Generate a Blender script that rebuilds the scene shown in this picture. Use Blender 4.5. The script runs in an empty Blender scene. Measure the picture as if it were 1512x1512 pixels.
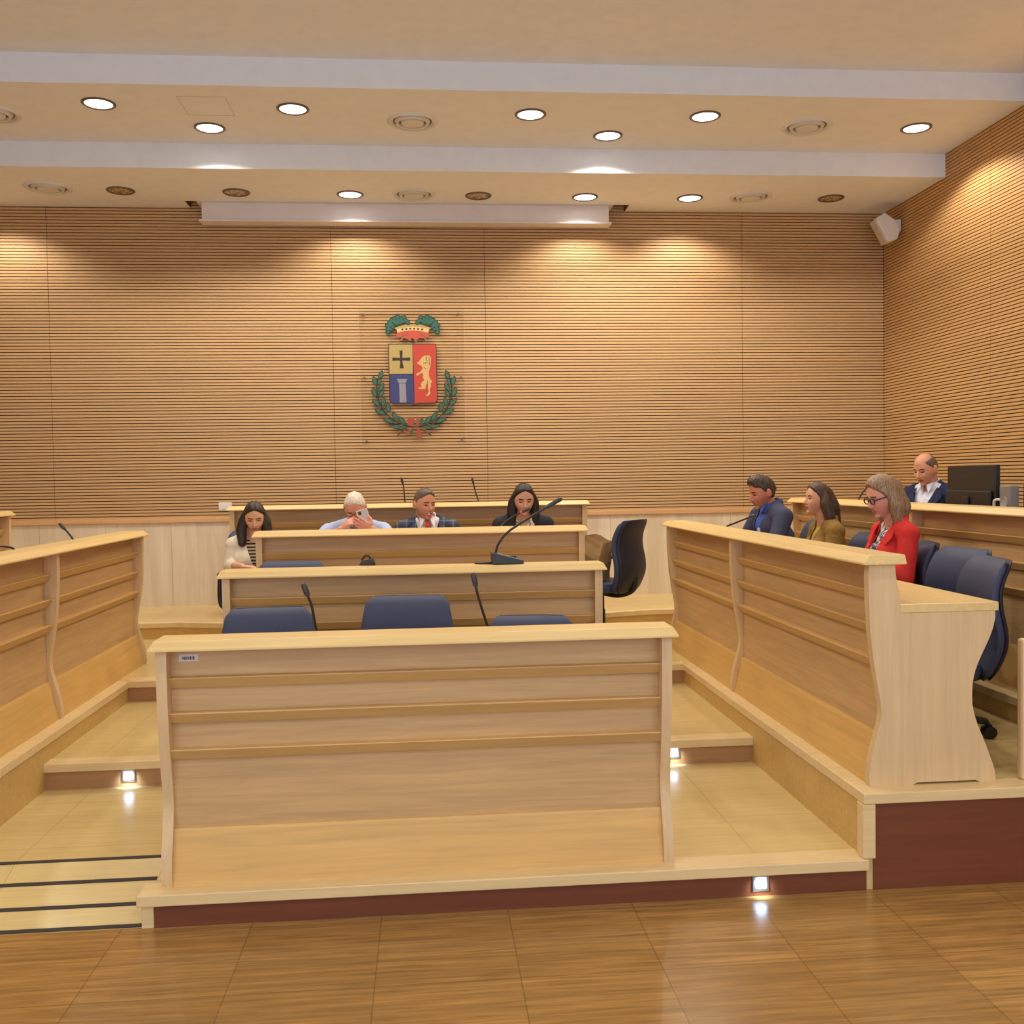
import bpy, bmesh, math, random
import numpy as np
from mathutils import Vector, Matrix
random.seed(7)
PI = math.pi
COL = bpy.context.scene.collection
H = 0.132                      # one step of the stage
L1, L2, L3, L4 = H, 2*H, 3*H, 4*H

# ------------------------------------------------------------------ materials
def srgb(r, g, b):
    f = lambda c: (c/255)/12.92 if c/255 <= 0.04045 else ((c/255+0.055)/1.055)**2.4
    return (f(r), f(g), f(b), 1)

class NT:
    def __init__(s, name):
        s.m = bpy.data.materials.new(name); s.m.use_nodes = True
        s.n = s.m.node_tree.nodes; s.l = s.m.node_tree.links
        s.b = s.n['Principled BSDF']
    def node(s, t, **k):
        n = s.n.new(t)
        for a, v in k.items():
            if a.startswith('i_'):
                key = a[2:]; key = int(key) if key.isdigit() else key.replace('_', ' ')
                n.inputs[key].default_value = v
            else: setattr(n, a, v)
        return n
    def link(s, a, b): s.l.new(a, b)
    def math(s, op, a, b=None, clamp=False):
        n = s.n.new('ShaderNodeMath'); n.operation = op; n.use_clamp = clamp
        for i, v in enumerate((a, b)):
            if v is None: continue
            if isinstance(v, (int, float)): n.inputs[i].default_value = v
            else: s.l.new(v, n.inputs[i])
        return n.outputs[0]
    def mix(s, fac, a, b, mode='MIX'):
        n = s.n.new('ShaderNodeMix'); n.data_type = 'RGBA'; n.blend_type = mode
        for i, v in ((0, fac), (6, a), (7, b)):
            if isinstance(v, (int, float, tuple, list)): n.inputs[i].default_value = v
            else: s.l.new(v, n.inputs[i])
        return n.outputs[2]
    def ramp(s, fac, stops):
        n = s.n.new('ShaderNodeValToRGB')
        e = n.color_ramp.elements
        while len(e) < len(stops): e.new(0.5)
        for i, (p, c) in enumerate(stops): e[i].position = p; e[i].color = c
        s.l.new(fac, n.inputs[0]); return n.outputs[0]
    def coord(s, scale=(1, 1, 1), kind='Object'):
        tc = s.n.new('ShaderNodeTexCoord'); mp = s.n.new('ShaderNodeMapping')
        mp.inputs['Scale'].default_value = scale
        s.l.new(tc.outputs[kind], mp.inputs[0]); return mp.outputs[0]
    def noise(s, vec, scale=1, detail=3, rough=.55, dist=0):
        n = s.n.new('ShaderNodeTexNoise'); s.l.new(vec, n.inputs['Vector'])
        n.inputs['Scale'].default_value = scale; n.inputs['Detail'].default_value = detail
        n.inputs['Roughness'].default_value = rough; n.inputs['Distortion'].default_value = dist
        return n.outputs[0]
    def bump(s, h, strength=.2, dist=.01):
        n = s.n.new('ShaderNodeBump'); n.inputs['Strength'].default_value = strength
        n.inputs['Distance'].default_value = dist
        s.l.new(h, n.inputs['Height']); s.l.new(n.outputs[0], s.b.inputs['Normal'])
    def base(s, c):
        if isinstance(c, tuple): s.b.inputs['Base Color'].default_value = c
        else: s.l.new(c, s.b.inputs['Base Color'])
    def set(s, **k):
        for a, v in k.items(): s.b.inputs[a.replace('_', ' ')].default_value = v
        return s

def scale_c(c, k): return (min(1, c[0]*k), min(1, c[1]*k), min(1, c[2]*k), 1)

def wood(name, c, grain=(1.2, 26, 26), var=.16, rough=.42, spec=.4, big=.1):
    t = NT(name)
    v = t.coord(grain)
    n1 = t.noise(v, 1.6, 5, .6, .5)
    n2 = t.noise(t.coord((.7, 3, 3)), 1.3, 2)
    a = t.ramp(n1, [(.28, scale_c(c, 1-var)), (.72, scale_c(c, 1+var))])
    b = t.mix(t.math('MULTIPLY', n2, big*2), a, scale_c(c, .72))
    t.base(b); t.set(Roughness=rough); t.b.inputs['Specular IOR Level'].default_value = spec
    return t.m

def plain(name, c, rough=.5, spec=.5, metal=0, bump=0, bscale=200):
    t = NT(name)
    n = t.noise(t.coord((1, 1, 1)), 9, 3)
    t.base(t.mix(n, scale_c(c, .93), scale_c(c, 1.05)))
    t.set(Roughness=rough, Metallic=metal); t.b.inputs['Specular IOR Level'].default_value = spec
    if bump: t.bump(t.noise(t.coord((1, 1, 1)), bscale, 2), bump, .002)
    return t.m

def emis(name, c, s):
    t = NT(name); t.base(c); t.b.inputs['Emission Color'].default_value = c
    t.b.inputs['Emission Strength'].default_value = s; return t.m

BEECH = srgb(214, 178, 126)
M = {}
M['front'] = wood('beech_veneer', srgb(200, 160, 108))
M['side'] = wood('beech_side', srgb(216, 182, 134), grain=(26, 26, 1.2), var=.1)
M['ledge'] = wood('beech_ledge', srgb(226, 192, 128), var=.1, rough=.32)
M['kick'] = wood('amber_veneer', srgb(214, 168, 96), var=.12)
M['slat_m'] = wood('beech_moulding', srgb(202, 160, 98), var=.1)
M['nosing'] = wood('pale_nosing', srgb(226, 196, 142), var=.1, rough=.35)
M['riser'] = wood('brown_riser', srgb(172, 128, 84), var=.12)
M['riser_pale'] = wood('yellow_riser', srgb(206, 168, 98), var=.12)
M['mahog'] = wood('mahogany_riser', srgb(116, 62, 36), var=.14, rough=.38)
M['black'] = plain('black_plastic', (.012, .011, .011, 1), .45)
M['dark'] = plain('dark_grey_plastic', (.035, .033, .035, 1), .4)
M['navy'] = plain('navy_upholstery', srgb(58, 62, 86), .62, .4, bump=.25, bscale=260)
M['navy_back'] = plain('navy_shell', srgb(34, 34, 48), .5, .4)
M['chrome'] = plain('grey_metal', (.4, .4, .42, 1), .3, .5, 1)
M['white'] = plain('white_plastic', srgb(226, 220, 214), .45)
M['case'] = plain('white_metal_case', srgb(224, 216, 214), .5)
M['plaster'] = plain('white_plaster', srgb(228, 231, 236), .85, .2, bump=.08, bscale=60)
M['vent'] = plain('white_enamel', srgb(214, 212, 206), .5)
M['trim'] = plain('grey_trim_ring', srgb(104, 92, 84), .4, .5, .3)
M['lamp_on'] = emis('lit_lamp', (1, .97, .92, 1), 9)
M['led'] = emis('lit_led', (.66, .83, 1, 1), 5)
M['led_frame'] = plain('brushed_steel', (.45, .45, .47, 1), .35, .5, 1)
M['recess'] = plain('brown_recess', srgb(120, 84, 58), .8)

# unlit lamp: gold reflector with a fine grid
t = NT('unlit_reflector')
v = t.coord((1, 1, 1))
vo = t.node('ShaderNodeTexVoronoi', i_Scale=55.0); t.link(v, vo.inputs['Vector'])
t.base(t.ramp(vo.outputs['Distance'], [(.18, srgb(255, 248, 220)), (.36, srgb(206, 180, 120)), (.7, srgb(112, 88, 50))]))
t.set(Roughness=.35, Metallic=.1); M['lamp_off'] = t.m

# slatted wall: each slat a slightly different tone
def slat_mat(name, c, axis):
    t = NT(name)
    tc = t.n.new('ShaderNodeTexCoord'); sp = t.n.new('ShaderNodeSeparateXYZ')
    t.link(tc.outputs['Object'], sp.inputs[0])
    row = t.math('FLOOR', t.math('DIVIDE', sp.outputs[2], .0285))
    wn = t.node('ShaderNodeTexWhiteNoise', noise_dimensions='1D'); t.link(row, wn.inputs['W'])
    sc = (1.1, 40, 40) if axis == 'x' else (40, 1.1, 40)
    n = t.noise(t.coord(sc), 1.5, 4, .6, .4)
    a = t.ramp(n, [(.25, scale_c(c, .84)), (.75, scale_c(c, 1.12))])
    f = t.math('MULTIPLY', wn.outputs[0], .22)
    t.base(t.mix(f, a, scale_c(c, .70))); t.set(Roughness=.5)
    t.b.inputs['Specular IOR Level'].default_value = .3
    return t.m
M['wall_slat'] = slat_mat('slatted_oak', srgb(204, 164, 116), 'x')
M['wall_slat_r'] = slat_mat('slatted_oak_side', srgb(204, 160, 106), 'y')
M['groove'] = plain('groove_backing', srgb(92, 56, 32), .9)

# travertine wainscot
t = NT('travertine')
v = t.coord((4.5, 4.5, .5))
n = t.noise(v, 1.3, 6, .62, .8)
n2 = t.noise(t.coord((16, 16, .9)), 2.2, 4, .6, .5)
a = t.ramp(n, [(.3, srgb(212, 194, 166)), (.5, srgb(226, 210, 184)), (.72, srgb(236, 224, 202))])
t.base(t.mix(t.math('MULTIPLY', n2, .4), a, srgb(220, 202, 176), 'MULTIPLY')); t.set(Roughness=.35); M['marble'] = t.m

# floors: panels with fine fingers
def panel_floor(name, c, pitch, ox, oy, finger, seam, fvar, rough, spec, tilevar=.12, streak=.25, sw=.004):
    t = NT(name)
    tc = t.n.new('ShaderNodeTexCoord'); sp = t.n.new('ShaderNodeSeparateXYZ')
    t.link(tc.outputs['Object'], sp.inputs[0])
    X = t.math('DIVIDE', t.math('SUBTRACT', sp.outputs[0], ox), pitch)
    Y = t.math('DIVIDE', t.math('SUBTRACT', sp.outputs[1], oy), pitch)
    fx, fy = t.math('FLOOR', X), t.math('FLOOR', Y)
    cb = t.n.new('ShaderNodeCombineXYZ'); t.link(fx, cb.inputs[0]); t.link(fy, cb.inputs[1])
    wt = t.node('ShaderNodeTexWhiteNoise', noise_dimensions='3D'); t.link(cb.outputs[0], wt.inputs['Vector'])
    row = t.math('FLOOR', t.math('DIVIDE', sp.outputs[1], finger))
    cb2 = t.n.new('ShaderNodeCombineXYZ'); t.link(fx, cb2.inputs[0]); t.link(row, cb2.inputs[1])
    wf = t.node('ShaderNodeTexWhiteNoise', noise_dimensions='3D'); t.link(cb2.outputs[0], wf.inputs['Vector'])
    n = t.noise(t.coord((2.2, 46, 46)), 1.4, 5, .62, .4)
    a = t.ramp(n, [(.25, scale_c(c, 1-streak)), (.75, scale_c(c, 1+streak))])
    b = t.mix(t.math('MULTIPLY', wf.outputs[0], fvar), a, scale_c(c, .5))
    b = t.mix(t.math('MULTIPLY', wt.outputs[0], tilevar), b, scale_c(c, .5))
    ex = t.math('ABSOLUTE', t.math('SUBTRACT', t.math('FRACT', X), .5))
    ey = t.math('ABSOLUTE', t.math('SUBTRACT', t.math('FRACT', Y), .5))
    e = t.math('GREATER_THAN', t.math('MAXIMUM', ex, ey), .5-sw/pitch/2)
    b = t.mix(t.math('MULTIPLY', e, seam), b, scale_c(c, .3))
    t.base(b); t.set(Roughness=rough); t.b.inputs['Specular IOR Level'].default_value = spec
    return t.m
M['parquet'] = panel_floor('parquet', srgb(168, 124, 66), .485, .284, 3.7, .024, .6, .45, .24, .5, tilevar=.3, streak=.5)
M['tread'] = panel_floor('laminate_tread', srgb(212, 184, 122), .6, 1.30, 4.27, .03, .35, .05, .26, .5, tilevar=.06, streak=.09)
M['stripe'] = plain('antislip_rubber', srgb(58, 46, 38), .8)

# ------------------------------------------------------------------ mesh helpers
class MB:
    def __init__(s): s.v = []; s.f = []
    def add(s, vs, fs):
        o = len(s.v); s.v += [tuple(p) for p in vs]; s.f += [tuple(i+o for i in f) for f in fs]; return s
    def box(s, x0, x1, y0, y1, z0, z1):
        return s.add([(x0,y0,z0),(x1,y0,z0),(x1,y1,z0),(x0,y1,z0),(x0,y0,z1),(x1,y0,z1),(x1,y1,z1),(x0,y1,z1)],
              [(0,3,2,1),(4,5,6,7),(0,1,5,4),(1,2,6,5),(2,3,7,6),(3,0,4,7)])
    def prism(s, poly, a0, a1, axis='x'):
        """poly: 2D points; extruded along axis from a0 to a1 (x: (y,z), y: (x,z), z: (x,y))"""
        n = len(poly)
        def P(p, a): return {'x': (a, p[0], p[1]), 'y': (p[0], a, p[1]), 'z': (p[0], p[1], a)}[axis]
        vs = [P(p, a0) for p in poly] + [P(p, a1) for p in poly]
        fs = [tuple(range(n)), tuple(range(2*n-1, n-1, -1))]
        fs += [(i, i+n, (i+1) % n + n, (i+1) % n) for i in range(n)]
        return s.add(vs, fs)
    def loft(s, rings, cap=True):
        n = len(rings[0]); vs = [p for r in rings for p in r]; fs = []
        for k in range(len(rings)-1):
            for i in range(n):
                fs.append((k*n+i, k*n+(i+1) % n, (k+1)*n+(i+1) % n, (k+1)*n+i))
        if cap:
            fs.append(tuple(range(n-1, -1, -1))); fs.append(tuple((len(rings)-1)*n+i for i in range(n)))
        return s.add(vs, fs)
    def tube(s, pts, r, n=10):
        pts = [Vector(p) for p in pts]; rs = r if isinstance(r, (list, tuple)) else [r]*len(pts)
        rings = []; up = None
        for i, p in enumerate(pts):
            d = (pts[min(i+1, len(pts)-1)]-pts[max(i-1, 0)]).normalized()
            if up is None:
                up = Vector((0, 0, 1)) if abs(d.z) < .9 else Vector((1, 0, 0))
            a = d.cross(up).normalized(); b = a.cross(d).normalized(); up = b
            rings.append([tuple(p+a*rs[i]*math.cos(2*PI*k/n)+b*rs[i]*math.sin(2*PI*k/n)) for k in range(n)])
        return s.loft(rings)
    def lathe(s, prof, c=(0, 0, 0), n=40, close=False):
        rings = [[(c[0]+r*math.cos(2*PI*k/n), c[1]+r*math.sin(2*PI*k/n), c[2]+z) for k in range(n)] for r, z in prof]
        if close: rings.append(rings[0])
        return s.loft(rings, cap=not close)
    def ell(s, c, r, R=None, nu=20, nv=14):
        vs = []; fs = []
        R = R or Matrix.Identity(3); c = Vector(c)
        vs.append(tuple(c+R@Vector((0, 0, -r[2]))))
        for j in range(1, nv):
            th = PI*j/nv
            for i in range(nu):
                ph = 2*PI*i/nu
                vs.append(tuple(c+R@Vector((r[0]*math.sin(th)*math.cos(ph), r[1]*math.sin(th)*math.sin(ph), -r[2]*math.cos(th)))))
        vs.append(tuple(c+R@Vector((0, 0, r[2])))); last = len(vs)-1
        for i in range(nu):
            fs.append((0, 1+(i+1) % nu, 1+i)); fs.append((last, last-nu+i, last-nu+(i+1) % nu))
        for j in range(nv-2):
            for i in range(nu):
                a = 1+j*nu
                fs.append((a+i, a+(i+1) % nu, a+nu+(i+1) % nu, a+nu+i))
        return s.add(vs, fs)
    def cap(s, p0, p1, r0, r1=None, n=14):
        r1 = r0 if r1 is None else r1
        p0, p1 = Vector(p0), Vector(p1); d = (p1-p0)
        d = d.normalized() if d.length > 1e-6 else Vector((0, 0, 1))
        up = Vector((0, 0, 1)) if abs(d.z) < .9 else Vector((1, 0, 0))
        a = d.cross(up).normalized(); b = a.cross(d).normalized()
        rings = []
        for th in (-88, -66, -44, -22, 0): rings.append((p0+d*r0*math.sin(math.radians(th)), r0*math.cos(math.radians(th))))
        for th in (0, 22, 44, 66, 88): rings.append((p1+d*r1*math.sin(math.radians(th)), r1*math.cos(math.radians(th))))
        return s.loft([[tuple(c+a*rr*math.cos(2*PI*k/n)+b*rr*math.sin(2*PI*k/n)) for k in range(n)] for c, rr in rings])
    def mesh(s, name):
        me = bpy.data.meshes.new(name); me.from_pydata(s.v, [], s.f); me.update()
        bm = bmesh.new(); bm.from_mesh(me); bmesh.ops.recalc_face_normals(bm, faces=bm.faces); bm.to_mesh(me); bm.free()
        return me
    def build(s, name, mat, parent=None, smooth=False, bevel=0):
        me = s.mesh(name)
        return link(name, me, mat, parent, smooth, bevel)

def link(name, me, mat, parent=None, smooth=False, bevel=0):
    if mat is not None:
        me.materials.clear(); me.materials.append(mat)
    if smooth:
        me.polygons.foreach_set('use_smooth', [True]*len(me.polygons))
        if smooth == 'auto': me.set_sharp_from_angle(angle=math.radians(40))
    o = bpy.data.objects.new(name, me); COL.objects.link(o)
    if parent is not None: o.parent = parent
    if bevel:
        b = o.modifiers.new('edge', 'BEVEL'); b.width = bevel; b.segments = 2; b.limit_method = 'ANGLE'
    return o

def thing(name, label, cat, loc=(0, 0, 0), rz=0, group=None):
    o = bpy.data.objects.new(name, None); COL.objects.link(o); o.empty_display_size = .1
    o.location = loc; o.rotation_euler = (0, 0, rz)
    return tag(o, label, cat, group)
def tag(o, label, cat, group=None):
    o['label'] = label; o['category'] = cat
    if group: o['group'] = group
    return o
def struct(o): o['kind'] = 'structure'; return o

def copy_tree(o, parent=None):
    c = o.copy(); COL.objects.link(c)
    if parent is not None: c.parent = parent
    for ch in list(o.children): copy_tree(ch, c)
    return c

def spline(pts, n=8):
    """Catmull-Rom through points"""
    P = [Vector(p) for p in pts]; out = []
    P = [P[0]*2-P[1]] + P + [P[-1]*2-P[-2]]
    for i in range(1, len(P)-2):
        for k in range(n):
            t = k/n; a, b, c, d = P[i-1], P[i], P[i+1], P[i+2]
            out.append(.5*((2*b)+(c-a)*t+(2*a-5*b+4*c-d)*t*t+(3*b-a-3*c+d)*t**3))
    out.append(P[-2]); return out

# ------------------------------------------------------------------ room shell
XR, XL, YB = 4.49, -4.73, 9.33
ZLOW, ZMID, ZHI = 4.20, 4.40, 4.60
YREAR = -1.6

fl = MB().box(XL, XR, YREAR, 3.75, -.05, 0).build('floor', M['parquet']); struct(fl)

# ceiling: three bands, stepping up towards the camera; a slot for the screen at the wall
c = MB()
c.prism([(YREAR, ZHI), (7.0, ZHI), (7.0, ZMID), (8.18, ZMID), (8.18, ZLOW), (9.12, ZLOW), (9.12, 4.75), (YREAR, 4.75)], XL, XR, 'x')
c.box(XL, -2.12, 9.12, 9.40, ZLOW, 4.75); c.box(1.93, XR, 9.12, 9.40, ZLOW, 4.75); c.box(-2.12, 1.93, 9.12, 9.40, 4.5, 4.75)
ce = c.build('ceiling', M['plaster']); struct(ce)
MB().box(-2.12, -2.11, 9.121, YB, ZLOW, 4.5).box(1.92, 1.93, 9.121, YB, ZLOW, 4.5).build('recess_lining', M['recess'], ce)
pn = MB()
for a, b, y0, y1 in ((-1.713, -1.708, 7.2, 7.56), (-1.378, -1.373, 7.2, 7.56), (-1.713, -1.373, 7.2, 7.205), (-1.713, -1.373, 7.555, 7.56)): pn.box(a, b, y0, y1, ZMID-.0015, ZMID+.01)
pn.build('access_panel_gap', plain('hatch_gap', srgb(196, 186, 172), .8), ce)

PIT = .0285
def slats(mb, a, b, z0, z1, face, d, axis):
    z = z0
    while z < z1-1e-3:
        t = min(z+PIT-.0078, z1); u, v = sorted((face, face+.018*d))
        if axis == 'x': mb.box(a, b, u, v, z, t)
        else: mb.box(u, v, a, b, z, t)
        z += PIT
# back wall
wb = MB().box(XL-.1, XR+.1, YB+.035, YB+.15, L3, 4.75).build('wall_back', M['groove']); struct(wb)
sl = MB()
seams = [XL, -3.40, -.85, .58, 3.07, XR]
for a, b in zip(seams, seams[1:]):
    slats(sl, a+.002, b-.002, 1.345, 4.5, YB, 1, 'x')
sl.build('slatted_panel', M['wall_slat'], wb)
MB().box(XL, XR, YB+.018, YB+.034, 1.345, 4.5).build('groove_backing', M['groove'], wb)
MB().box(XL, XR, YB-.012, YB+.034, 1.305, 1.345).build('edge_trim', wood('oak_edge', srgb(210, 164, 112)), wb, bevel=.003)
w = MB(); xs = [XL]
while xs[-1] < XR: xs.append(xs[-1]+.59)
for a, b in zip(xs, xs[1:]): w.box(a+.001, min(b, XR)-.001, YB+.012, YB+.034, L3, 1.305)
w.build('wainscot', M['marble'], wb)
# side walls
for nm, x, d in (('wall_right', XR, 1), ('wall_left', XL, -1)):
    ws = MB().box(min(x+.035*d, x+.15*d), max(x+.035*d, x+.15*d), YREAR, YB+.15, -.05, 4.75).build(nm, M['groove']); struct(ws)
    s2 = MB()
    ys = [YREAR, 0, 2.5, 5.0, 7.5, YB]
    for a, b in zip(ys, ys[1:]): slats(s2, a+.002, b-.002, 1.345, 4.62, x, d, 'y')
    s2.build('slatted_panel', M['wall_slat_r'], ws)
    MB().box(min(x+.018*d, x+.034*d), max(x+.018*d, x+.034*d), YREAR, YB, 1.345, 4.62).build('groove_backing', M['groove'], ws)
    MB().box(min(x-.012*d, x+.034*d), max(x-.012*d, x+.034*d), YREAR, YB, 1.305, 1.345).build('edge_trim', M['side'], ws)
    MB().box(min(x+.012*d, x+.034*d), max(x+.012*d, x+.034*d), YREAR, YB, 0, 1.305).build('wainscot', M['marble'], ws)

# ------------------------------------------------------------------ stage
def nose(mb, x0, x1, y, z, th=.042, over=.02, depth=.09):
    mb.box(x0, x1, y-over, y+depth, z-th, z+.0015)
XS_R, XS_L = 1.725, -1.955          # aisle edges of the side platforms
st = MB().box(-1.06, XS_R, 3.75, 5.10, 0, L1)            # first level
st.box(XS_L, -1.06, 4.12, 5.10, 0, L1)
st.box(XS_L, XS_R, 5.10, 6.50, 0, L2)
st.box(XS_L, XS_R, 6.50, 9.36, 0, L3)
st.box(XS_R, XR, 3.75, 9.36, 0, L3); st.box(XL, XS_L, 3.75, 9.36, 0, L3)
st.box(2.95, XR, 3.75, 9.36, L3, L4); st.box(XL, -3.19, 3.75, 9.36, L3, L4)
# top level with a bowed front edge
def bow(x): return 8.24-.30*max(0, 1-(abs(x+.1)/1.95)**2.2)
arc = [(XS_L+(2.95-XS_L)*0+ (2.95+3.19)*i/60-3.19-XS_L, 0) for i in range(61)]
arc = [(-3.19+6.14*i/60, bow(-3.19+6.14*i/60)) for i in range(61)]
st.prism(arc+[(2.95, 9.36), (-3.19, 9.36)], L3, L4, 'z')
stage = st.build('stage_platform', M['tread']); struct(stage)
nb = MB()
nose(nb, -1.107, XS_R, 3.75, L1, over=.035)
nose(nb, XS_L, XS_R, 5.10, L2); nose(nb, XS_L, XS_R, 6.50, L3)
nose(nb, XS_R-.02, XR, 3.75, L3, over=.03); nose(nb, XL, XS_L+.02, 3.75, L3, over=.03)
nb.box(XS_R-.02, XS_R+.075, 3.84, 6.50, L3-.042, L3+.0015); nb.box(XS_L-.075, XS_L+.02, 3.84, 6.50, L3-.042, L3+.0015)
nb.box(2.93, 3.0, 3.734, 8.1, L4-.042, L4+.0015); nb.box(-3.24, -3.17, 3.734, 8.1, L4-.042, L4+.0015)
nb.box(3.0, XR, 3.734, 3.83, L4-.042, L4+.0015); nb.box(XL, -3.24, 3.734, 3.83, L4-.042, L4+.0015)
nb.prism([(x, y-.02) for x, y in arc]+[(x, y+.06) for x, y in reversed(arc)], L4-.04, L4+.0015, 'z')
nb.box(XS_R-.022, XS_R+.03, 3.722, 3.78, L1+.002, L3-.043)     # upright at the corner of the side platform
nb.box(-1.095, -1.05, 3.735, 3.79, 0, L1-.04)
nb.build('nosing', M['nosing'], stage, bevel=.004)
MB().box(-1.05, XS_R, 3.742, 3.752, 0, L1-.042).box(XS_R+.03, XR, 3.742, 3.752, 0, L3-.042).box(XL, XS_L-.03, 3.742, 3.752, 0, L3-.042).box(2.945, XR, 3.742, 3.752, L3+.002, L4-.042).box(XL, -3.185, 3.742, 3.752, L3+.002, L4-.042).build('front_riser', M['mahog'], stage)
MB().box(XS_L, XS_R, 5.092, 5.102, L1, L2-.042).box(XS_L, XS_R, 6.492, 6.502, L2, L3-.042).build('step_riser', M['riser'], stage)
MB().box(XS_R-.010, XS_R+.002, 3.78, 6.5, L1, L3-.042).box(XS_L-.002, XS_L+.010, 3.78, 6.5, 0, L3-.042).box(2.942, 2.952, 3.75, 9.36, L3, L4-.042).box(-3.192, -3.182, 3.75, 9.36, L3, L4-.042).prism([(x, y-.006) for x, y in arc]+[(x, y+.02) for x, y in reversed(arc)], L3, L4-.04, 'z').build('side_riser', M['riser_pale'], stage)
rp = MB().prism([(3.75, 0), (4.12, L1), (4.12, -.01), (3.75, -.01)], XS_L+.002, -1.062, 'x').build('ramp', M['tread'], stage)
def rz_(y): return (y-3.75)/.37*L1
ss = MB()
for y in (4.118, 3.995, 3.868, 3.76):
    a, b = y-.008, y+.008
    ss.prism([(a, rz_(a)+.003), (b, min(rz_(b), L1)+.003), (b, min(rz_(b), L1)-.003), (a, rz_(a)-.003)], XS_L+.01, -1.075-(.03 if y > 3.9 else .02)*(y < 4.1), 'x')
ss.build('antislip_strip', M['stripe'], stage)

# step lights
def step_light(x, y, z, label):
    r = thing('step_light', label, 'step light', (x, y, z), 0, 'square step lights in the risers')
    MB().box(-.034, .034, -.006, .004, -.034, .034).build('frame', M['led_frame'], r, bevel=.003)
    MB().box(-.021, .021, -.009, -.002, -.021, .021).build('lens', M['led'], r)
    l = bpy.data.lights.new('step_glow', 'SPOT'); l.energy = 4; l.color = (.5, .72, 1); l.spot_size = 2.4; l.spot_blend = .8; l.shadow_soft_size = .02
    lo = bpy.data.objects.new('step_glow', l); COL.objects.link(lo); lo.parent = r; lo.location = (0, -.02, 0); lo.rotation_euler = (math.radians(55), 0, 0)
step_light(-1.535, 5.09, .192, 'lit square step light in the riser beside the ramp with dark strips')
step_light(1.283, 5.09, .200, 'lit square step light at the right side of the front desk, half hidden')
step_light(1.289, 3.74, .055, 'lit square step light in the mahogany riser above the parquet floor')

# ------------------------------------------------------------------ ceiling fixtures
def downlight(x, y, z, lit, label):
    r = thing('downlight', label, 'ceiling light', (x, y, z), 0, 'lit round downlights' if lit else 'unlit round downlights')
    MB().lathe([(.092, .002), (.118, .002), (.118, -.006), (.108, -.012), (.098, -.010), (.092, 0)], n=44, close=True).build('trim_ring', M['trim'], r, smooth='auto')
    MB().lathe([(.0005, -.001), (.05, -.0015), (.096, -.004), (.096, .001), (.0005, .001)], n=36).build('lens', M['lamp_on'] if lit else M['lamp_off'], r)
mid_z, low_z = ZMID, ZLOW
MIDL = [(-2.294, 7.36, 'lit round downlight, leftmost on the middle ceiling band'),
        (-1.614, 7.82, 'lit round downlight near the square hatch outline, rear one on the middle band'),
        (-.928, 7.40, 'lit round downlight on the middle ceiling band, between hatch outline and round vent'),
        (.826, 7.43, 'lit round downlight on the middle ceiling band, just right of the round vent'),
        (1.494, 7.86, 'lit round downlight close to the bright patch on the ceiling step'),
        (2.159, 7.41, 'lit round downlight on the middle ceiling band, left of the farther round vent'),
        (3.918, 7.58, 'lit round downlight on the middle ceiling band, nearest the slatted side wall')]
for x, y, lb in MIDL: downlight(x, y, mid_z, True, lb)
LOWL = [(-2.583, 8.81, 0, 'unlit gold downlight, leftmost on the lowest ceiling band'),
        (-1.610, 8.83, 0, 'unlit gold downlight above the left end of the projection screen case'),
        (-.629, 8.86, 1, 'lit round downlight on the lowest band, above the left half of the screen case'),
        (.505, 8.86, 0, 'unlit gold downlight above the middle of the screen case'),
        (1.470, 8.87, 1, 'lit round downlight on the lowest band, near the right end of the screen case'),
        (2.437, 8.87, 1, 'lit round downlight on the lowest band, right of the screen case'),
        (3.748, 8.83, 0, 'unlit gold downlight on the lowest band, nearest the wall speaker')]
for x, y, on, lb in LOWL: downlight(x, y, low_z, on, lb)
def vent(x, y, z, label, small=False):
    r = thing('ceiling_vent', label, 'ceiling vent', (x, y, z), 0, 'round ceiling vents')
    MB().lathe([(.156, .002), (.195, .002), (.192, -.006), (.176, -.018), (.162, -.012), (.156, 0)], n=48, close=True).build('outer_ring', M['vent'], r, smooth='auto')
    MB().lathe([(.104, .001), (.136, .001), (.132, -.004), (.122, -.022), (.110, -.020), (.104, -.003)], n=48, close=True).build('cone_ring', M['vent'], r, smooth='auto')
    MB().lathe([(.001, -.014), (.05, -.022), (.084, -.020), (.090, .001), (.001, .001)], n=40).build('centre_disc', M['vent'], r, smooth='auto')
    MB().lathe([(.001, -.0008), (.150, -.0008), (.150, .001), (.001, .001)], n=40).build('backing', M['trim'], r)
vent(-.059, 7.62, mid_z, 'round white ceiling vent in the centre of the middle ceiling band')
vent(3.028, 7.59, mid_z, 'round white ceiling vent on the middle band between two right downlights')
vent(-3.12, 7.59, mid_z, 'round ceiling vent cut by the left picture edge')
vent(-3.164, 8.75, low_z, 'round ceiling vent at the left end of the lowest band')
vent(-.068, 8.84, low_z, 'round ceiling vent above the middle of the screen case, between lamps')
vent(2.988, 8.82, low_z, 'round ceiling vent on the lowest band, left of the last unlit lamp')

r = thing('projection_screen_case', 'long white roller screen case hung in the ceiling slot', 'projector screen', (-.12, 9.22, 4.03))
MB().box(-1.86, 1.86, -.07, .085, .02, .24).build('case', M['case'], r, bevel=.004)
MB().box(-1.885, 1.885, -.085, .085, 0, .018).build('bottom_bar', M['case'], r, bevel=.003)
MB().box(-1.90, 1.90, -.09, .085, .165, .185).build('hanging_lip', M['case'], r)

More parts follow.
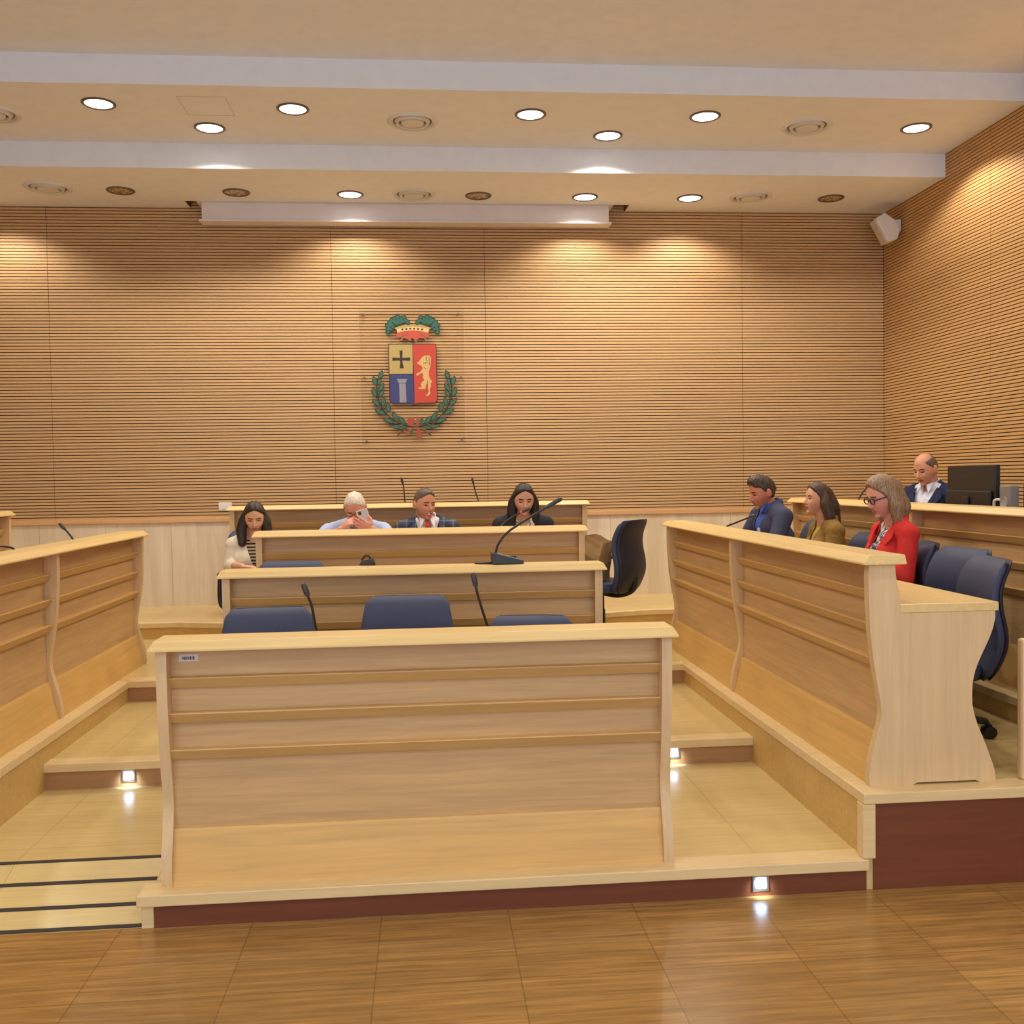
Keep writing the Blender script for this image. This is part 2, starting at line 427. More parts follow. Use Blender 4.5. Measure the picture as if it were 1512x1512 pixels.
r = thing('wall_speaker', 'white loudspeaker tilted on a bracket in the upper corner', 'speaker', (4.36, 9.0, 3.965), math.radians(-8))
sp = MB(); pf = [(-.085, .125), (.02, .14), (.085, .03), (.085, -.07), (.03, -.135), (-.06, -.125)]
sp.prism(pf, -.075, .075, 'y'); o = sp.build('cabinet', M['white'], r, bevel=.012); o.rotation_euler = (0, math.radians(-22), 0)
g = MB().prism([(-.10, .12), (-.082, .12), (-.058, -.12), (-.076, -.12)], -.07, .07, 'y').build('grille', plain('pale_grille', srgb(206, 196, 190), .7), r, bevel=.004); g.rotation_euler = (0, math.radians(-22), 0)
MB().box(.06, .125, -.03, .03, -.03, .08).build('bracket', M['white'], r, bevel=.004)

o = tag(MB().box(-1.93, -1.81, YB-.012, YB+.002, 1.41, 1.485).build('wall_switch_plate', M['white'], bevel=.004), 'small white switch plate low on the slatted back wall', 'switch plate')
MB().box(-1.90, -1.86, YB-.017, YB-.011, 1.425, 1.470).box(-1.85, -1.825, YB-.017, YB-.011, 1.425, 1.470).build('rocker', M['white'], o)

# ------------------------------------------------------------------ desks
FRONT = spline([(0, .004, 0), (0, 0, .04), (0, .008, .11), (0, .028, .185), (0, .046, .255), (0, .053, .31), (0, .044, .38), (0, .028, .47), (0, .012, .59), (0, .003, .72), (0, 0, .85), (0, .002, .905)], 5)
BACK = spline([(0, .541, 0), (0, .534, .055), (0, .498, .155), (0, .455, .262), (0, .439, .352), (0, .453, .463), (0, .515, .60), (0, .535, .665), (0, .537, .705)], 5)
FR = [(p.y, p.z) for p in FRONT]; BK = [(p.y, p.z) for p in BACK]
SLATS = (.796, .660, .520)
DT = .905
def make_desk(loc, rz, x0, x1, dividers, label, group, name='council_desk', top=.038, ov=.022):
    """local x along the desk, front towards -y"""
    r = thing(name, label, 'desk', loc, rz, group)
    T = .040
    xs = [x0] + [v for d in dividers for v in (d-T/2, d+T/2)] + [x1]
    panels = [(x0, x0+T)] + [(d-T/2, d+T/2) for d in dividers] + [(x1-T, x1)]
    for a, b in panels:
        post = FR + [(.112, DT), (.114, .86), (.128, .79), (.14, .70), (.14, 0)]
        MB().prism(post, a, b, 'x').build('side_panel', M['side'], r)
        ep = [(.141, 0), (.185, 0), (.205, .011), (.455, .011), (.475, 0)] + BK + [(.141, .705)]
        MB().prism(ep, a+.004, b-.004, 'x').build('end_panel', M['side'], r)
    for (a, b), (c, d) in zip(panels, panels[1:]):
        MB().box(b, c, .068, .084, .19, DT).build('front_panel', M['front'], r)
        for z in SLATS:
            MB().prism([(.069, z), (.030, z), (.028, z-.004), (.050, z-.042), (.069, z-.042)], b, c, 'x').build('moulding', M['slat_m'], r)
        MB().prism([(.075, .208), (.056, .208), (.052, .198), (.010, .0), (.075, 0)], b, c, 'x').build('kick_panel', M['kick'], r)
    e = ov
    def q(x0_, x1_, y0, y1, z): return [(x0_, y0, z), (x1_, y0, z), (x1_, y1, z), (x0_, y1, z)]
    lg = MB().loft([q(x0-e, x1+e, -.028, .150, DT), q(x0-e, x1+e, -.028, .150, DT+.008), q(x0-e+.016, x1+e-.016, .002, .150, DT+top)])
    lg.build('ledge', M['ledge'], r, bevel=.002)
    MB().box(x0+.002, x1-.002, .13, .552, .705, .741).build('worktop', M['ledge'], r, bevel=.003)
    return r
CG = 'centre rows of council desks facing the camera'
make_desk((0, 3.785, L1), 0, -1.032, .952, [], 'long front desk with small sticker, on the lowest stage step', CG)
make_desk((0, 5.22, L2), 0, -1.075, .935, [], 'second desk row, under the black conference microphone base', CG)
make_desk((0, 6.62, L3), 0, -1.137, 1.067, [], 'third desk row, in front of the four seated people', CG)
make_desk((0, 8.36, L4), 0, -1.645, 1.37, [], 'rear desk row below the coat of arms panel', CG)
SG = 'side desks along the raised platforms'
make_desk((1.763, 3.80, L3), -PI/2, -3.34, 0, [-1.81], 'long two-bay side desk on the right aisle, with curved end panel', SG)
make_desk((-2.0, 7.13, L3), PI/2, -3.35, 0, [-1.62], 'long side desk on the left aisle beside the ramp', SG)
make_desk((3.06, 4.0, L4), -PI/2, -4.05, .3, [-2.0], 'outer right side desk carrying the black monitor', SG)
make_desk((-3.29, 8.1, L4), PI/2, -4.1, 0, [-2.05], 'outer left side desk, only its end showing at the picture edge', SG)

o = tag(MB().box(2.415, 3.0, 3.80, 3.842, L3, L3+.585).build('wooden_end_panel', M['side'], bevel=.012), 'pale wooden panel standing at the right picture edge beside a chair caster', 'panel')

# sticker on the front desk
o = tag(MB().box(-.962, -.888, 3.8505, 3.8535, .985, 1.012).build('sticker', plain('pale_sticker', srgb(214, 200, 196), .6)), 'small pale inventory sticker with dark print under the front desk ledge', 'sticker')
b = MB(); x = -.948
random.seed(3)
while x < -.905:
    wd = random.choice((.002, .003, .005)); b.box(x, x+wd, 3.8498, 3.8507, .991, 1.003); x += wd+.0022
b.build('print', plain('sticker_print', (.06, .05, .07, 1), .7), o)

# ------------------------------------------------------------------ chairs
def supring(cx, cy, z, a, b, n=28, p=3.2, fy=None):
    out = []
    for k in range(n):
        t = 2*PI*k/n; c, s_ = math.cos(t), math.sin(t)
        x = a*math.copysign(abs(c)**(2/p), c); y = b*math.copysign(abs(s_)**(2/p), s_)
        out.append((cx+x, cy+y+(fy(x) if fy else 0), z))
    return out
CG2 = 'navy swivel chairs'
def make_chair(label):
    r = thing('office_chair', label, 'chair', (0, 0, 0), 0, CG2)
    # seat
    rings = []
    for z, k in ((.405, .88), (.412, .96), (.43, 1), (.455, 1), (.475, .97), (.485, .88), (.488, .6)):
        rings.append(supring(0, -.02, z, .235*k, .235*k))
    MB().loft(rings).build('seat', M['navy'], r, smooth='auto')
    # backrest cushion: S curve in depth, slightly waisted, bowed sideways
    def back(th, off, k):
        rings = []
        N = 16
        for i in range(N+1):
            t = i/N; z = .40+.555*t
            y = .235+.035*math.sin(t*2.2*PI-.6)*(1-.3*t)+.075*t**1.6+off
            hw = (.185+.045*math.sin(PI*(t**.8))+.014*t)*k
            e = min(t, 1-t)/.07
            s_ = math.sqrt(max(0, 1-(1-min(1, e))**2))*.9+.1
            zz = z
            rings.append(supring(0, y, zz, hw*(.86+.14*min(1, s_)), th*s_, p=3.0, fy=lambda x: -.55*x*x))
        return rings
    MB().loft(back(.032, 0, 1)).build('backrest', M['navy'], r, smooth='auto')
    MB().loft(back(.018, .030, .93)).build('back_shell', M['navy_back'], r, smooth='auto')
    MB().tube(spline([(0, .02, .385), (0, .16, .375), (0, .275, .42), (0, .305, .52)]), .022).build('back_bracket', M['black'], r, smooth='auto')
    for s_ in (-1, 1):
        a = MB().loft([supring(s_*.262, -.01, z, w_, .135, p=2.6) for z, w_ in ((.628, .018), (.632, .027), (.648, .028), (.656, .020))]).build('armrest', M['black'], r, smooth='auto')
        MB().tube(spline([(s_*.12, .0, .395), (s_*.24, .0, .40), (s_*.27, .02, .46), (s_*.266, .03, .63)]), [.02]*24+[.018]).build('arm_support', M['black'], a, smooth='auto')
    MB().lathe([(.0, .40), (.09, .40), (.09, .375), (.03, .365), (.03, .26), (.036, .255), (.036, .10), (.0, .10)], n=20).build('gas_column', M['black'], r, smooth='auto')
    base = MB().lathe([(0, .125), (.045, .12), (.05, .085), (0, .08)], n=20)
    for k in range(5):
        t = 2*PI*k/5+.3; d = Vector((math.cos(t), math.sin(t), 0))
        base.tube([d*.03+Vector((0, 0, .108)), d*.18+Vector((0, 0, .098)), d*.28+Vector((0, 0, .080)), d*.295+Vector((0, 0, .06))], [.024, .02, .016, .012])
    base = base.build('star_base', M['black'], r, smooth='auto')
    for k in range(5):
        t = 2*PI*k/5+.3; c = Vector((math.cos(t)*.295, math.sin(t)*.295, .030)); n_ = Vector((-math.sin(t), math.cos(t), 0))
        cm = MB()
        for sg in (-1, 1):
            p = c+n_*sg*.016; cm.tube([p-n_*.011, p-n_*.009, p+n_*.009, p+n_*.011], [.022, .030, .030, .022], n=18)
        cm.box(c.x-.012, c.x+.012, c.y-.012, c.y+.012, .025, .066)
        cm.build('caster', M['black'], base, smooth='auto')
    return r
chair0 = make_chair('x')
first = [True]
def place_chair(x, y, z, rz, label, dz=0.0, arms=True, base=None):
    """dz: how far the seat is raised or lowered on its column"""
    c = copy_tree(chair0)
    c.location = (x, y, z); c.rotation_euler = (0, 0, rz); c['label'] = label
    for ch in list(c.children):
        if ch.name.startswith('star_base'):
            if base is not None: ch.rotation_euler = (0, 0, R_(base))
        elif ch.name.startswith('armrest') and not arms:
            for g in list(ch.children): bpy.data.objects.remove(g)
            bpy.data.objects.remove(ch)
        else: ch.location.z += dz
    return c
R_ = math.radians
place_chair(-.755, 4.55, L1, R_(4), 'empty navy chair behind the front desk, leftmost of three', -.030)
place_chair(-.115, 4.55, L1, R_(-2), 'empty navy chair behind the front desk, middle and tallest of three', .012)
place_chair(.47, 4.60, L1, R_(-8), 'empty navy chair behind the front desk, lowest, beside a gooseneck microphone', -.11)
place_chair(-.86, 6.02, L2, R_(0), 'navy chair behind the second desk row, only the top of its back showing', -.055)
place_chair(-1.29, 7.54, L3, R_(10), 'navy swivel chair under the woman in the cream jacket', -.06)
place_chair(-.52, 7.58, L3, R_(0), 'navy chair under the white-haired man with a phone', -.06, False)
place_chair(.0, 7.58, L3, R_(0), 'navy chair under the man in the plaid jacket', -.06, False)
place_chair(.725, 7.58, L3, R_(0), 'navy chair under the woman in the dark jacket', -.06, False)
place_chair(1.33, 7.52, L3, R_(-128), 'turned dark swivel chair with a paper bag on its seat, right of third row', -.01)
place_chair(2.64, 7.13, L3, R_(-90), 'navy chair behind the back of the man in the hooded jacket', -.03)
place_chair(2.70, 6.42, L3, R_(-90), 'navy chair behind the woman in the olive jacket', -.09)
place_chair(2.69, 5.70, L3, R_(-104), 'navy chair behind the back of the woman in the red blazer', -.10)
place_chair(2.57, 4.97, L3, R_(-82), 'empty navy chair behind the curved end desk, farther of two', -.09)
place_chair(2.36, 4.47, L3, R_(-100), 'empty navy chair behind the curved end desk, nearer of two', -.09, True, 5)
place_chair(4.0, 7.42, L4, R_(-62), 'navy chair under the balding man in the navy suit', -.05)
for d in list(chair0.children_recursive)+[chair0]: bpy.data.objects.remove(d)

# ------------------------------------------------------------------ microphones
def gooseneck(label, pts, head=.055, ring=None, base_at=None, group='gooseneck microphones', hr=.0105):
    P = spline(pts, 8); o0 = Vector(base_at or pts[0])
    r = thing('gooseneck_microphone', label, 'microphone', tuple(o0), 0, group)
    P = [p-o0 for p in P]
    MB().tube(P, .0058).build('gooseneck', M['black'], r, smooth='auto')
    d = (P[-1]-P[-2]).normalized(); e = P[-1]
    MB().tube([e-d*.004, e, e+d*.012, e+d*head*.8, e+d*head], [.006, hr*.9, hr, hr, hr*.5], n=14).build('mic_head', M['dark'], r, smooth='auto')
    if ring: MB().tube([e-d*.008, e-d*.006, e+d*.004, e+d*.006], [hr*.9, hr*1.15, hr*1.15, hr*.9], n=14).build('light_ring', ring, r, smooth='auto')
    b = Vector(base_at or pts[0])-o0
    MB().lathe([(.001, 0), (.030, 0), (.030, .008), (.014, .018), (.001, .02)], c=tuple(b), n=20).build('base', M['black'], r, smooth='auto')
    return r
REDR = emis('red_light_ring', srgb(196, 56, 70), .5)
gooseneck('thin gooseneck microphone on the rear desk, above the plaid-jacketed man', [(-.185, 8.66, L4+.741), (-.19, 8.68, 1.42), (-.196, 8.70, 1.50), (-.203, 8.70, 1.60), (-.211, 8.69, 1.64)])
gooseneck('thin gooseneck microphone on the rear desk, nearer the dark-haired woman', [(.50, 8.66, L4+.741), (.485, 8.68, 1.39), (.455, 8.70, 1.47), (.425, 8.70, 1.57), (.412, 8.69, 1.625)])
gooseneck('gooseneck microphone beside the leftmost empty chair of the front desk', [(-.44, 4.16, L1+.741), (-.455, 4.14, .98), (-.470, 4.12, 1.06), (-.482, 4.10, 1.15), (-.497, 4.09, 1.20)], hr=.012)
gooseneck('gooseneck microphone at the middle of the front desk, right of the tallest chair', [(.27, 4.16, L1+.741), (.258, 4.14, 1.0), (.236, 4.12, 1.075), (.208, 4.10, 1.17), (.196, 4.09, 1.225)], hr=.012)
gooseneck('gooseneck microphone with red ring held towards the dark-haired woman', [(.56, 6.86, L3+.741), (.50, 6.90, 1.26), (.52, 6.98, 1.325), (.60, 7.04, 1.385), (.675, 7.06, 1.422)], head=.075, ring=REDR)
gooseneck('gooseneck microphone with red ring in front of the man in plaid', [(.02, 6.86, L3+.741), (.025, 6.88, 1.25), (.02, 6.93, 1.345), (.012, 7.01, 1.415)], head=.03, ring=REDR)
gooseneck('gooseneck microphone in front of the man in the navy hooded jacket', [(2.0, 6.30, L3+.741), (1.94, 6.28, 1.24), (1.93, 6.24, 1.325), (1.965, 6.12, 1.365), (2.01, 6.0, 1.402)])
gooseneck('short curved gooseneck microphone on the outer right desk, behind the red blazer woman', [(3.30, 7.1, L4+.741), (3.22, 7.1, 1.40), (3.22, 7.1, 1.47), (3.26, 7.09, 1.54), (3.31, 7.1, 1.572)])
gooseneck('gooseneck microphone on the left side desk, pointing up against the marble', [(-2.20, 6.2, L3+.741), (-2.15, 6.18, 1.24), (-2.14, 6.15, 1.33), (-2.165, 6.15, 1.375), (-2.19, 6.15, 1.405)], head=.045)
gooseneck('gooseneck microphone at the left picture edge, lying low on the side desk', [(-2.20, 5.33, L3+.741), (-2.15, 5.31, 1.27), (-2.14, 5.30, 1.334), (-2.16, 5.25, 1.357), (-2.21, 5.24, 1.357)], head=.045)

r = thing('conference_microphone', 'black wedge conference microphone with long neck on the second desk ledge', 'microphone', (.425, 5.30, L2+.943))
MB().prism([(-.082, 0), (.085, 0), (.092, .012), (.085, .022), (-.07, .066), (-.085, .062)], -.055, .055, 'y').build('base', M['dark'], r, smooth=False, bevel=.006)
MB().box(-.03, .05, -.03, .03, .03, .042).build('button_panel', M['black'], r)
P = spline([(-.062, -.02, .055), (-.045, -.02, .11), (.01, -.02, .175), (.12, -.02, .245), (.205, -.02, .295), (.235, -.02, .312)], 8)
MB().tube(P, .0068).build('gooseneck', M['black'], r, smooth='auto')
e = P[-1]; d = (P[-1]-P[-2]).normalized()
MB().tube([e-d*.03, e-d*.02, e, e+d*.07, e+d*.078], [.007, .010, .0115, .0125, .007], n=14).build('mic_head', M['dark'], r, smooth='auto')
MB().tube(spline([(-.08, .0, .006), (-.11, -.01, .006), (-.15, .0, .005), (-.17, .03, .005)]), .006).build('cable', M['black'], r, smooth='auto')

# ------------------------------------------------------------------ monitor and things on the outer right desk
zt = L4+.741
r = thing('monitor', 'black computer monitor seen from behind on the outer right desk', 'monitor', (3.47, 6.0, zt), R_(-94))
o = MB().box(-.315, .315, -.012, .022, .10, .44).build('screen_panel', M['black'], r, bevel=.006)
MB().box(-.29, .29, -.034, -.012, .13, .28).build('rear_housing', M['black'], r, bevel=.008)
MB().box(-.04, .04, -.05, -.034, .02, .24).build('stand_neck', M['black'], r, bevel=.004)
MB().box(-.12, .12, -.11, .10, 0, .02).build('stand_foot', M['black'], r, bevel=.006)
r = thing('desk_clock', 'small grey boxy device with a round dial beside the blue binder', 'device', (3.42, 5.515, zt), R_(-92))
MB().box(-.055, .055, -.03, .03, 0, .315).build('case', plain('grey_device', srgb(132, 124, 118), .4), r, bevel=.008)
o = MB().lathe([(.001, 0), (.026, 0), (.034, .006), (.034, -.004), (.001, -.004)], n=28).build('dial', plain('light_dial', srgb(170, 164, 158), .3), r, smooth='auto'); o.rotation_euler = (PI/2, 0, 0); o.location = (.0, -.031, .215)
r = thing('ring_binder', 'blue ring binder standing at the right picture edge', 'binder', (3.57, 5.385, zt), R_(-92))
MB().box(-.04, .04, -.12, .12, 0, .32).build('cover', plain('blue_binder', srgb(34, 62, 112), .5), r, bevel=.004)
MB().box(-.034, .034, .10, .123, .004, .312).build('paper_edge', M['white'], r)
tag(MB().tube(spline([(3.43, 5.66, zt+.01), (3.42, 5.67, zt+.19), (3.41, 5.64, zt+.225), (3.41, 5.58, zt+.225), (3.42, 5.565, zt+.18), (3.42, 5.57, zt+.12)]), .008).build('white_cable', M['white'], None, smooth='auto'), 'white looped cable between the monitor and the grey device', 'cable')

# ------------------------------------------------------------------ bags
def crumple(me, amp, seed, freq=9):
    from mathutils import noise as N
    for v in me.vertices:
        n = N.noise_vector(v.co*freq+Vector((seed, 0, 0))); v.co += n*amp
me = bpy.data.meshes.new('paper_bag'); bm = bmesh.new(); bmesh.ops.create_cube(bm, size=1)
bmesh.ops.subdivide_edges(bm, edges=bm.edges, cuts=7, use_grid_fill=True)
for v in bm.verts: v.co = Vector((v.co.x*.26, v.co.y*.17*(1-.35*(v.co.z+.5)), (v.co.z+.5)*.335))
for f in [f for f in bm.faces if f.calc_center_median().z > .334]: bm.faces.remove(f)
bm.to_mesh(me); bm.free(); crumple(me, .028, 4.2)
o = link('paper_bag', me, plain('kraft_paper', srgb(178, 140, 90), .85)); o.location = (1.25, 7.52, L3+.485); o.rotation_euler = (R_(6), R_(14), R_(-50))
sm = o.modifiers.new('thick', 'SOLIDIFY'); sm.thickness = .002
tag(o, 'crumpled brown paper bag on the seat of the turned dark chair', 'bag')
me = bpy.data.meshes.new('handbag'); bm = bmesh.new(); bmesh.ops.create_cube(bm, size=1)
bmesh.ops.subdivide_edges(bm, edges=bm.edges, cuts=6, use_grid_fill=True)
for v in bm.verts:
    k = 1-.72*(v.co.z+.5); v.co = Vector((v.co.x*.20*k+.045*(v.co.z+.5), v.co.y*.10*k, (v.co.z+.5)*.238))
bm.to_mesh(me); bm.free(); crumple(me, .035, 1.1)
o = link('handbag', me, plain('dark_brown_leather', srgb(58, 40, 32), .6), None, True); o.location = (-.39, 5.52, L2+.741); 
MB().tube(spline([(.02, 0, .22), (.04, 0, .243), (.062, 0, .242), (.07, 0, .21), (.055, 0, .16)]), .006).build('handle', plain('bag_handle', srgb(44, 32, 26), .5), o, smooth='auto')
tag(o, 'crumpled dark brown bag standing behind the second desk ledge', 'bag')

# ------------------------------------------------------------------ coat of arms panel
K = .001018
def U(x, y): return ((x-557)*K, (742-y)*K)
emb = thing('coat_of_arms_panel', 'clear acrylic panel with a painted coat of arms on the slatted wall', 'emblem', (-.113, YB-.03, 2.632))
t = NT('clear_acrylic')
tr = t.n.new('ShaderNodeBsdfTransparent'); tr.inputs[0].default_value = (.972, .966, .955, 1)
out = [n for n in t.n if n.type == 'OUTPUT_MATERIAL'][0]; t.link(tr.outputs[0], out.inputs[0])
MB().box(-.489, .489, .0, .006, -.632, .632).build('acrylic_sheet', t.m, emb)
t = NT('acrylic_edge'); t.base(srgb(196, 168, 138)); t.set(Roughness=.12)
MB().box(-.4915, -.489, .0, .006, -.634, .634).box(.489, .4915, .0, .006, -.634, .634).box(-.489, .489, .0, .006, .632, .6345).box(-.489, .489, .0, .006, -.6345, -.632).build('sheet_edge', t.m, emb)
for x, y in ((110, 163), (985, 163), (115, 745), (1000, 745), (125, 1328), (1000, 1318)):
    u, v = U(x, y); q = MB().tube([(u, -.006, v), (u, .03, v)], .009, n=14).build('standoff_stud', M['trim'], emb, smooth='auto')
def flat(polys, y0, y1, name, mat, parent):
    m = MB()
    for p in polys: m.prism([U(*q) for q in p], y0, y1, 'y')
    return m.build(name, mat, parent)
def ink(n, c): return plain(n, c, .55)
GOLD, RED, BLUE, INK = ink('heraldic_gold', srgb(172, 146, 84)), ink('heraldic_red', srgb(182, 58, 38)), ink('heraldic_blue', srgb(50, 52, 104)), ink('heraldic_black', srgb(44, 26, 22))
GREEN, GREEN2, CREAM, GREY = ink('heraldic_green', srgb(42, 96, 76)), ink('wreath_green', srgb(58, 94, 68)), ink('heraldic_cream', srgb(200, 160, 100)), ink('heraldic_grey', srgb(124, 122, 134))
GREY2 = ink('heraldic_light_grey', srgb(150, 146, 150))
def arcpts(cx, cy, r, a0, a1, n=8): return [(cx+r*math.cos(R_(a0+(a1-a0)*i/n)), cy+r*math.sin(R_(a0+(a1-a0)*i/n))) for i in range(n+1)]
outline = [(338, 438), (779, 438)] + arcpts(749, 952, 32, 0, 90) + [(596, 985), (567, 1003), (540, 985)] + arcpts(372, 952, 32, 90, 180)
sh = flat([outline], -.004, -.001, 'shield', INK, emb)
flat([[(344, 444), (560, 444), (560, 711), (346, 711)]], -.006, -.0041, 'gold_quarter', GOLD, sh)
flat([[(350, 717), (560, 717), (564, 990), (542, 979)] + arcpts(374, 950, 27, 90, 180)], -.006, -.0041, 'blue_quarter', BLUE, sh)
flat([[(564, 444), (774, 444)] + arcpts(748, 950, 27, 0, 90) + [(594, 979), (571, 994)]], -.006, -.0041, 'red_half', RED, sh)
flat([[(440, 498), (468, 498), (465, 560), (468, 566), (536, 562), (536, 592), (468, 588), (465, 600), (476, 660), (440, 660), (446, 600), (440, 588), (374, 592), (374, 562), (440, 566), (444, 560)]], -.008, -.0061, 'black_cross', INK, sh)
flat([[(410, 760), (508, 760), (500, 776), (492, 796), (424, 796), (418, 776)], [(430, 800), (490, 800), (496, 976), (432, 976)]], -.008, -.0061, 'column', GREY, sh)
flat([[(414, 764), (504, 764), (502, 770), (416, 770)], [(424, 780), (496, 780), (493, 788), (427, 788)]] + [[(438+i*14, 806), (444+i*14, 806), (446+i*15, 974), (439+i*15, 974)] for i in range(4)], -.009, -.0081, 'column_flutes', GREY2, sh)
lion = [(596, 612), (618, 600), (632, 578), (650, 556), (680, 542), (712, 544), (728, 566), (724, 610), (718, 660), (706, 686), (704, 724), (714, 756), (736, 784), (722, 800), (722, 832), (710, 856), (718, 886), (708, 906), (686, 918), (668, 912), (694, 896), (702, 876), (694, 850), (696, 806), (686, 800), (676, 826), (672, 850), (640, 852), (610, 850), (610, 838), (640, 838), (630, 812), (640, 786), (662, 778), (650, 744), (652, 712), (634, 706), (606, 730), (584, 722), (600, 706), (630, 692), (650, 664), (640, 640), (618, 628)]
flat([lion], -.008, -.0061, 'rampant_lion', CREAM, sh)
flat([[(680, 556), (686, 552), (694, 600), (688, 604)], [(708, 560), (714, 560), (716, 630), (708, 640)], [(656, 612), (690, 608), (690, 614), (658, 618)], [(660, 650), (684, 668), (682, 672), (658, 655)], [(690, 770), (700, 800), (695, 802), (686, 775)]], -.009, -.0081, 'lion_linework', ink('lion_ink', srgb(120, 78, 46)), sh)
# crown
top = [(398+ (730-398)*i/20, 290-34*math.sin(PI*i/20)) for i in range(21)]; bot = [(724-(724-404)*i/20, 304-24*math.sin(PI*i/20)) for i in range(21)]
cr = flat([top+bot], -.005, -.001, 'crown', GOLD, emb)
b1 = [(416+(716-416)*i/20, 302-22*math.sin(PI*i/20)) for i in range(21)]; b2 = [(708-(708-424)*i/20, 334-20*math.sin(PI*i/20)) for i in range(21)]
flat([b1+b2], -.0045, -.001, 'crown_band', ink('crown_band_tan', srgb(214, 178, 116)), cr)
flat([[(424+i*36, 308-16*math.sin(PI*(i+.4)/8)), (424+i*36+20, 306-16*math.sin(PI*(i+.6)/8)), (424+i*36+18, 320-16*math.sin(PI*(i+.6)/8)), (424+i*36+3, 322-16*math.sin(PI*(i+.4)/8))] for i in range(1, 7)], -.006, -.0046, 'crown_windows', INK, cr)
flat([[(424+(708-424)*i/16, 334-20*math.sin(PI*i/16)) for i in range(17)] + [(718, 358), (704, 378), (660, 388), (620, 384), (590, 422), (566, 386), (530, 398), (480, 384), (424, 380), (408, 358)]], -.0045, -.001, 'crown_cap', ink('crown_red', srgb(184, 72, 52)), cr)
flat([[(440, 405), (470, 372), (484, 376), (464, 412)], [(524, 408), (530, 380), (552, 382), (548, 412)], [(582, 420), (576, 392), (608, 392), (598, 424)], [(676, 378), (694, 404), (684, 412), (662, 386)], [(440, 372), (520, 336), (526, 342), (450, 380)], [(630, 340), (690, 366), (684, 374), (622, 348)]], -.006, -.0046, 'crown_tassels', ink('tassel_bronze', srgb(136, 92, 54)), cr)
for sgn in (-1, 1):
    def mx_(x): return 565+sgn*(565-x)*-1 if sgn == -1 else 565+(565-x)
    pts = [(338, 330, 24), (342, 300, 26), (332, 268, 22), (352, 272, 28), (356, 244, 26), (376, 224, 26), (372, 262, 26), (400, 206, 24), (400, 236, 30), (430, 192, 24), (432, 222, 30), (460, 206, 26), (466, 232, 26), (490, 196, 22), (494, 224, 26), (516, 236, 24), (524, 250, 18), (420, 250, 24), (386, 284, 18), (366, 306, 18), (448, 244, 22)]
    m = MB(); m2 = MB()
    for i, (x, y, rad) in enumerate(pts):
        cx = x if sgn == -1 else 1130-x
        ring = lambda k, y0: [(U(cx+rad*k*math.cos(2*PI*j/14), y+rad*k*math.sin(2*PI*j/14))) for j in range(14)]
        m.prism(ring(1, 0), -.004-.0001*i, -.001, 'y'); m2.prism(ring(.56, 0), -.0062-.0001*i, -.0045, 'y')
    br = m.build('oak_branch', ink('dark_oak_green', srgb(28, 58, 46)), cr); m2.build('oak_leaves', GREEN, br)
# laurel wreath
def leaf(cx, cy, L, W, ang):
    a = R_(ang); ca, sa = math.cos(a), -math.sin(a); out = []
    prof = [(-.5, 0), (-.38, .26), (-.12, .48), (.12, .46), (.34, .26), (.5, 0), (.34, -.26), (.12, -.46), (-.12, -.48), (-.38, -.26)]
    for p, q_ in prof:
        x, y = p*L, q_*W; out.append((cx+x*ca-y*sa*-1*-1, cy+x*sa+y*ca))
    return out
leaves = [(265, 724, 95, 42, 72), (210, 776, 95, 42, 108), (252, 778, 80, 34, 72), (268, 836, 92, 40, 62), (203, 880, 100, 44, 108), (268, 890, 84, 36, 66), (215, 972, 100, 42, 138), (284, 966, 92, 40, 82), (252, 1058, 112, 44, 150), (328, 1020, 98, 42, 92), (330, 1140, 112, 44, 158), (390, 1104, 106, 40, 118), (392, 1196, 110, 34, 176), (450, 1138, 96, 40, 130), (452, 1206, 90, 28, 200)]
wr = None
for sgn in (-1, 1):
    m = MB(); mo = MB()
    for (x, y, L, W, a) in leaves:
        if sgn == 1: x, a = 1140-x, 180-a
        mo.prism([U(*p) for p in leaf(x, y, L*1.06, W*1.18, a)], -.004, -.001, 'y'); m.prism([U(*p) for p in leaf(x, y, L*.84, W*.76, a)], -.0058, -.0041, 'y')
    stem = [(232, 760), (226, 860), (244, 950), (290, 1050), (370, 1130), (470, 1180), (560, 1198)]
    if sgn == 1: stem = [(1140-x, y) for x, y in stem]
    P = spline([(U(x, y)[0], -.003, U(x, y)[1]) for x, y in stem], 6)
    mo.tube(P, .0055, n=8)
    b = mo.build('laurel_branch', ink('laurel_dark', srgb(40, 50, 36)), emb); m.build('laurel_leaves', GREEN2, b)
rb = flat([[(500, 1130), (520, 1108), (556, 1112), (566, 1150), (548, 1200), (510, 1182)], [(583, 1110), (606, 1110), (604, 1210), (632, 1300), (590, 1306), (584, 1220)], [(480, 1250), (545, 1200), (556, 1214), (516, 1272)]], -.007, -.001, 'ribbon', ink('ribbon_red', srgb(158, 62, 46)), emb)
flat([[(612, 1130), (648, 1120), (646, 1180), (618, 1196)], [(520, 1240), (552, 1210), (548, 1262), (530, 1280)]], -.0075, -.001, 'green_ribbon', ink('ribbon_green', srgb(46, 80, 58)), rb)
flat([[(402, 1276), (490, 1206), (500, 1212), (412, 1280)], [(622, 1212), (722, 1276), (712, 1282), (616, 1220)]], -.006, -.001, 'stem_ends', ink('stem_brown', srgb(96, 50, 34)), rb)

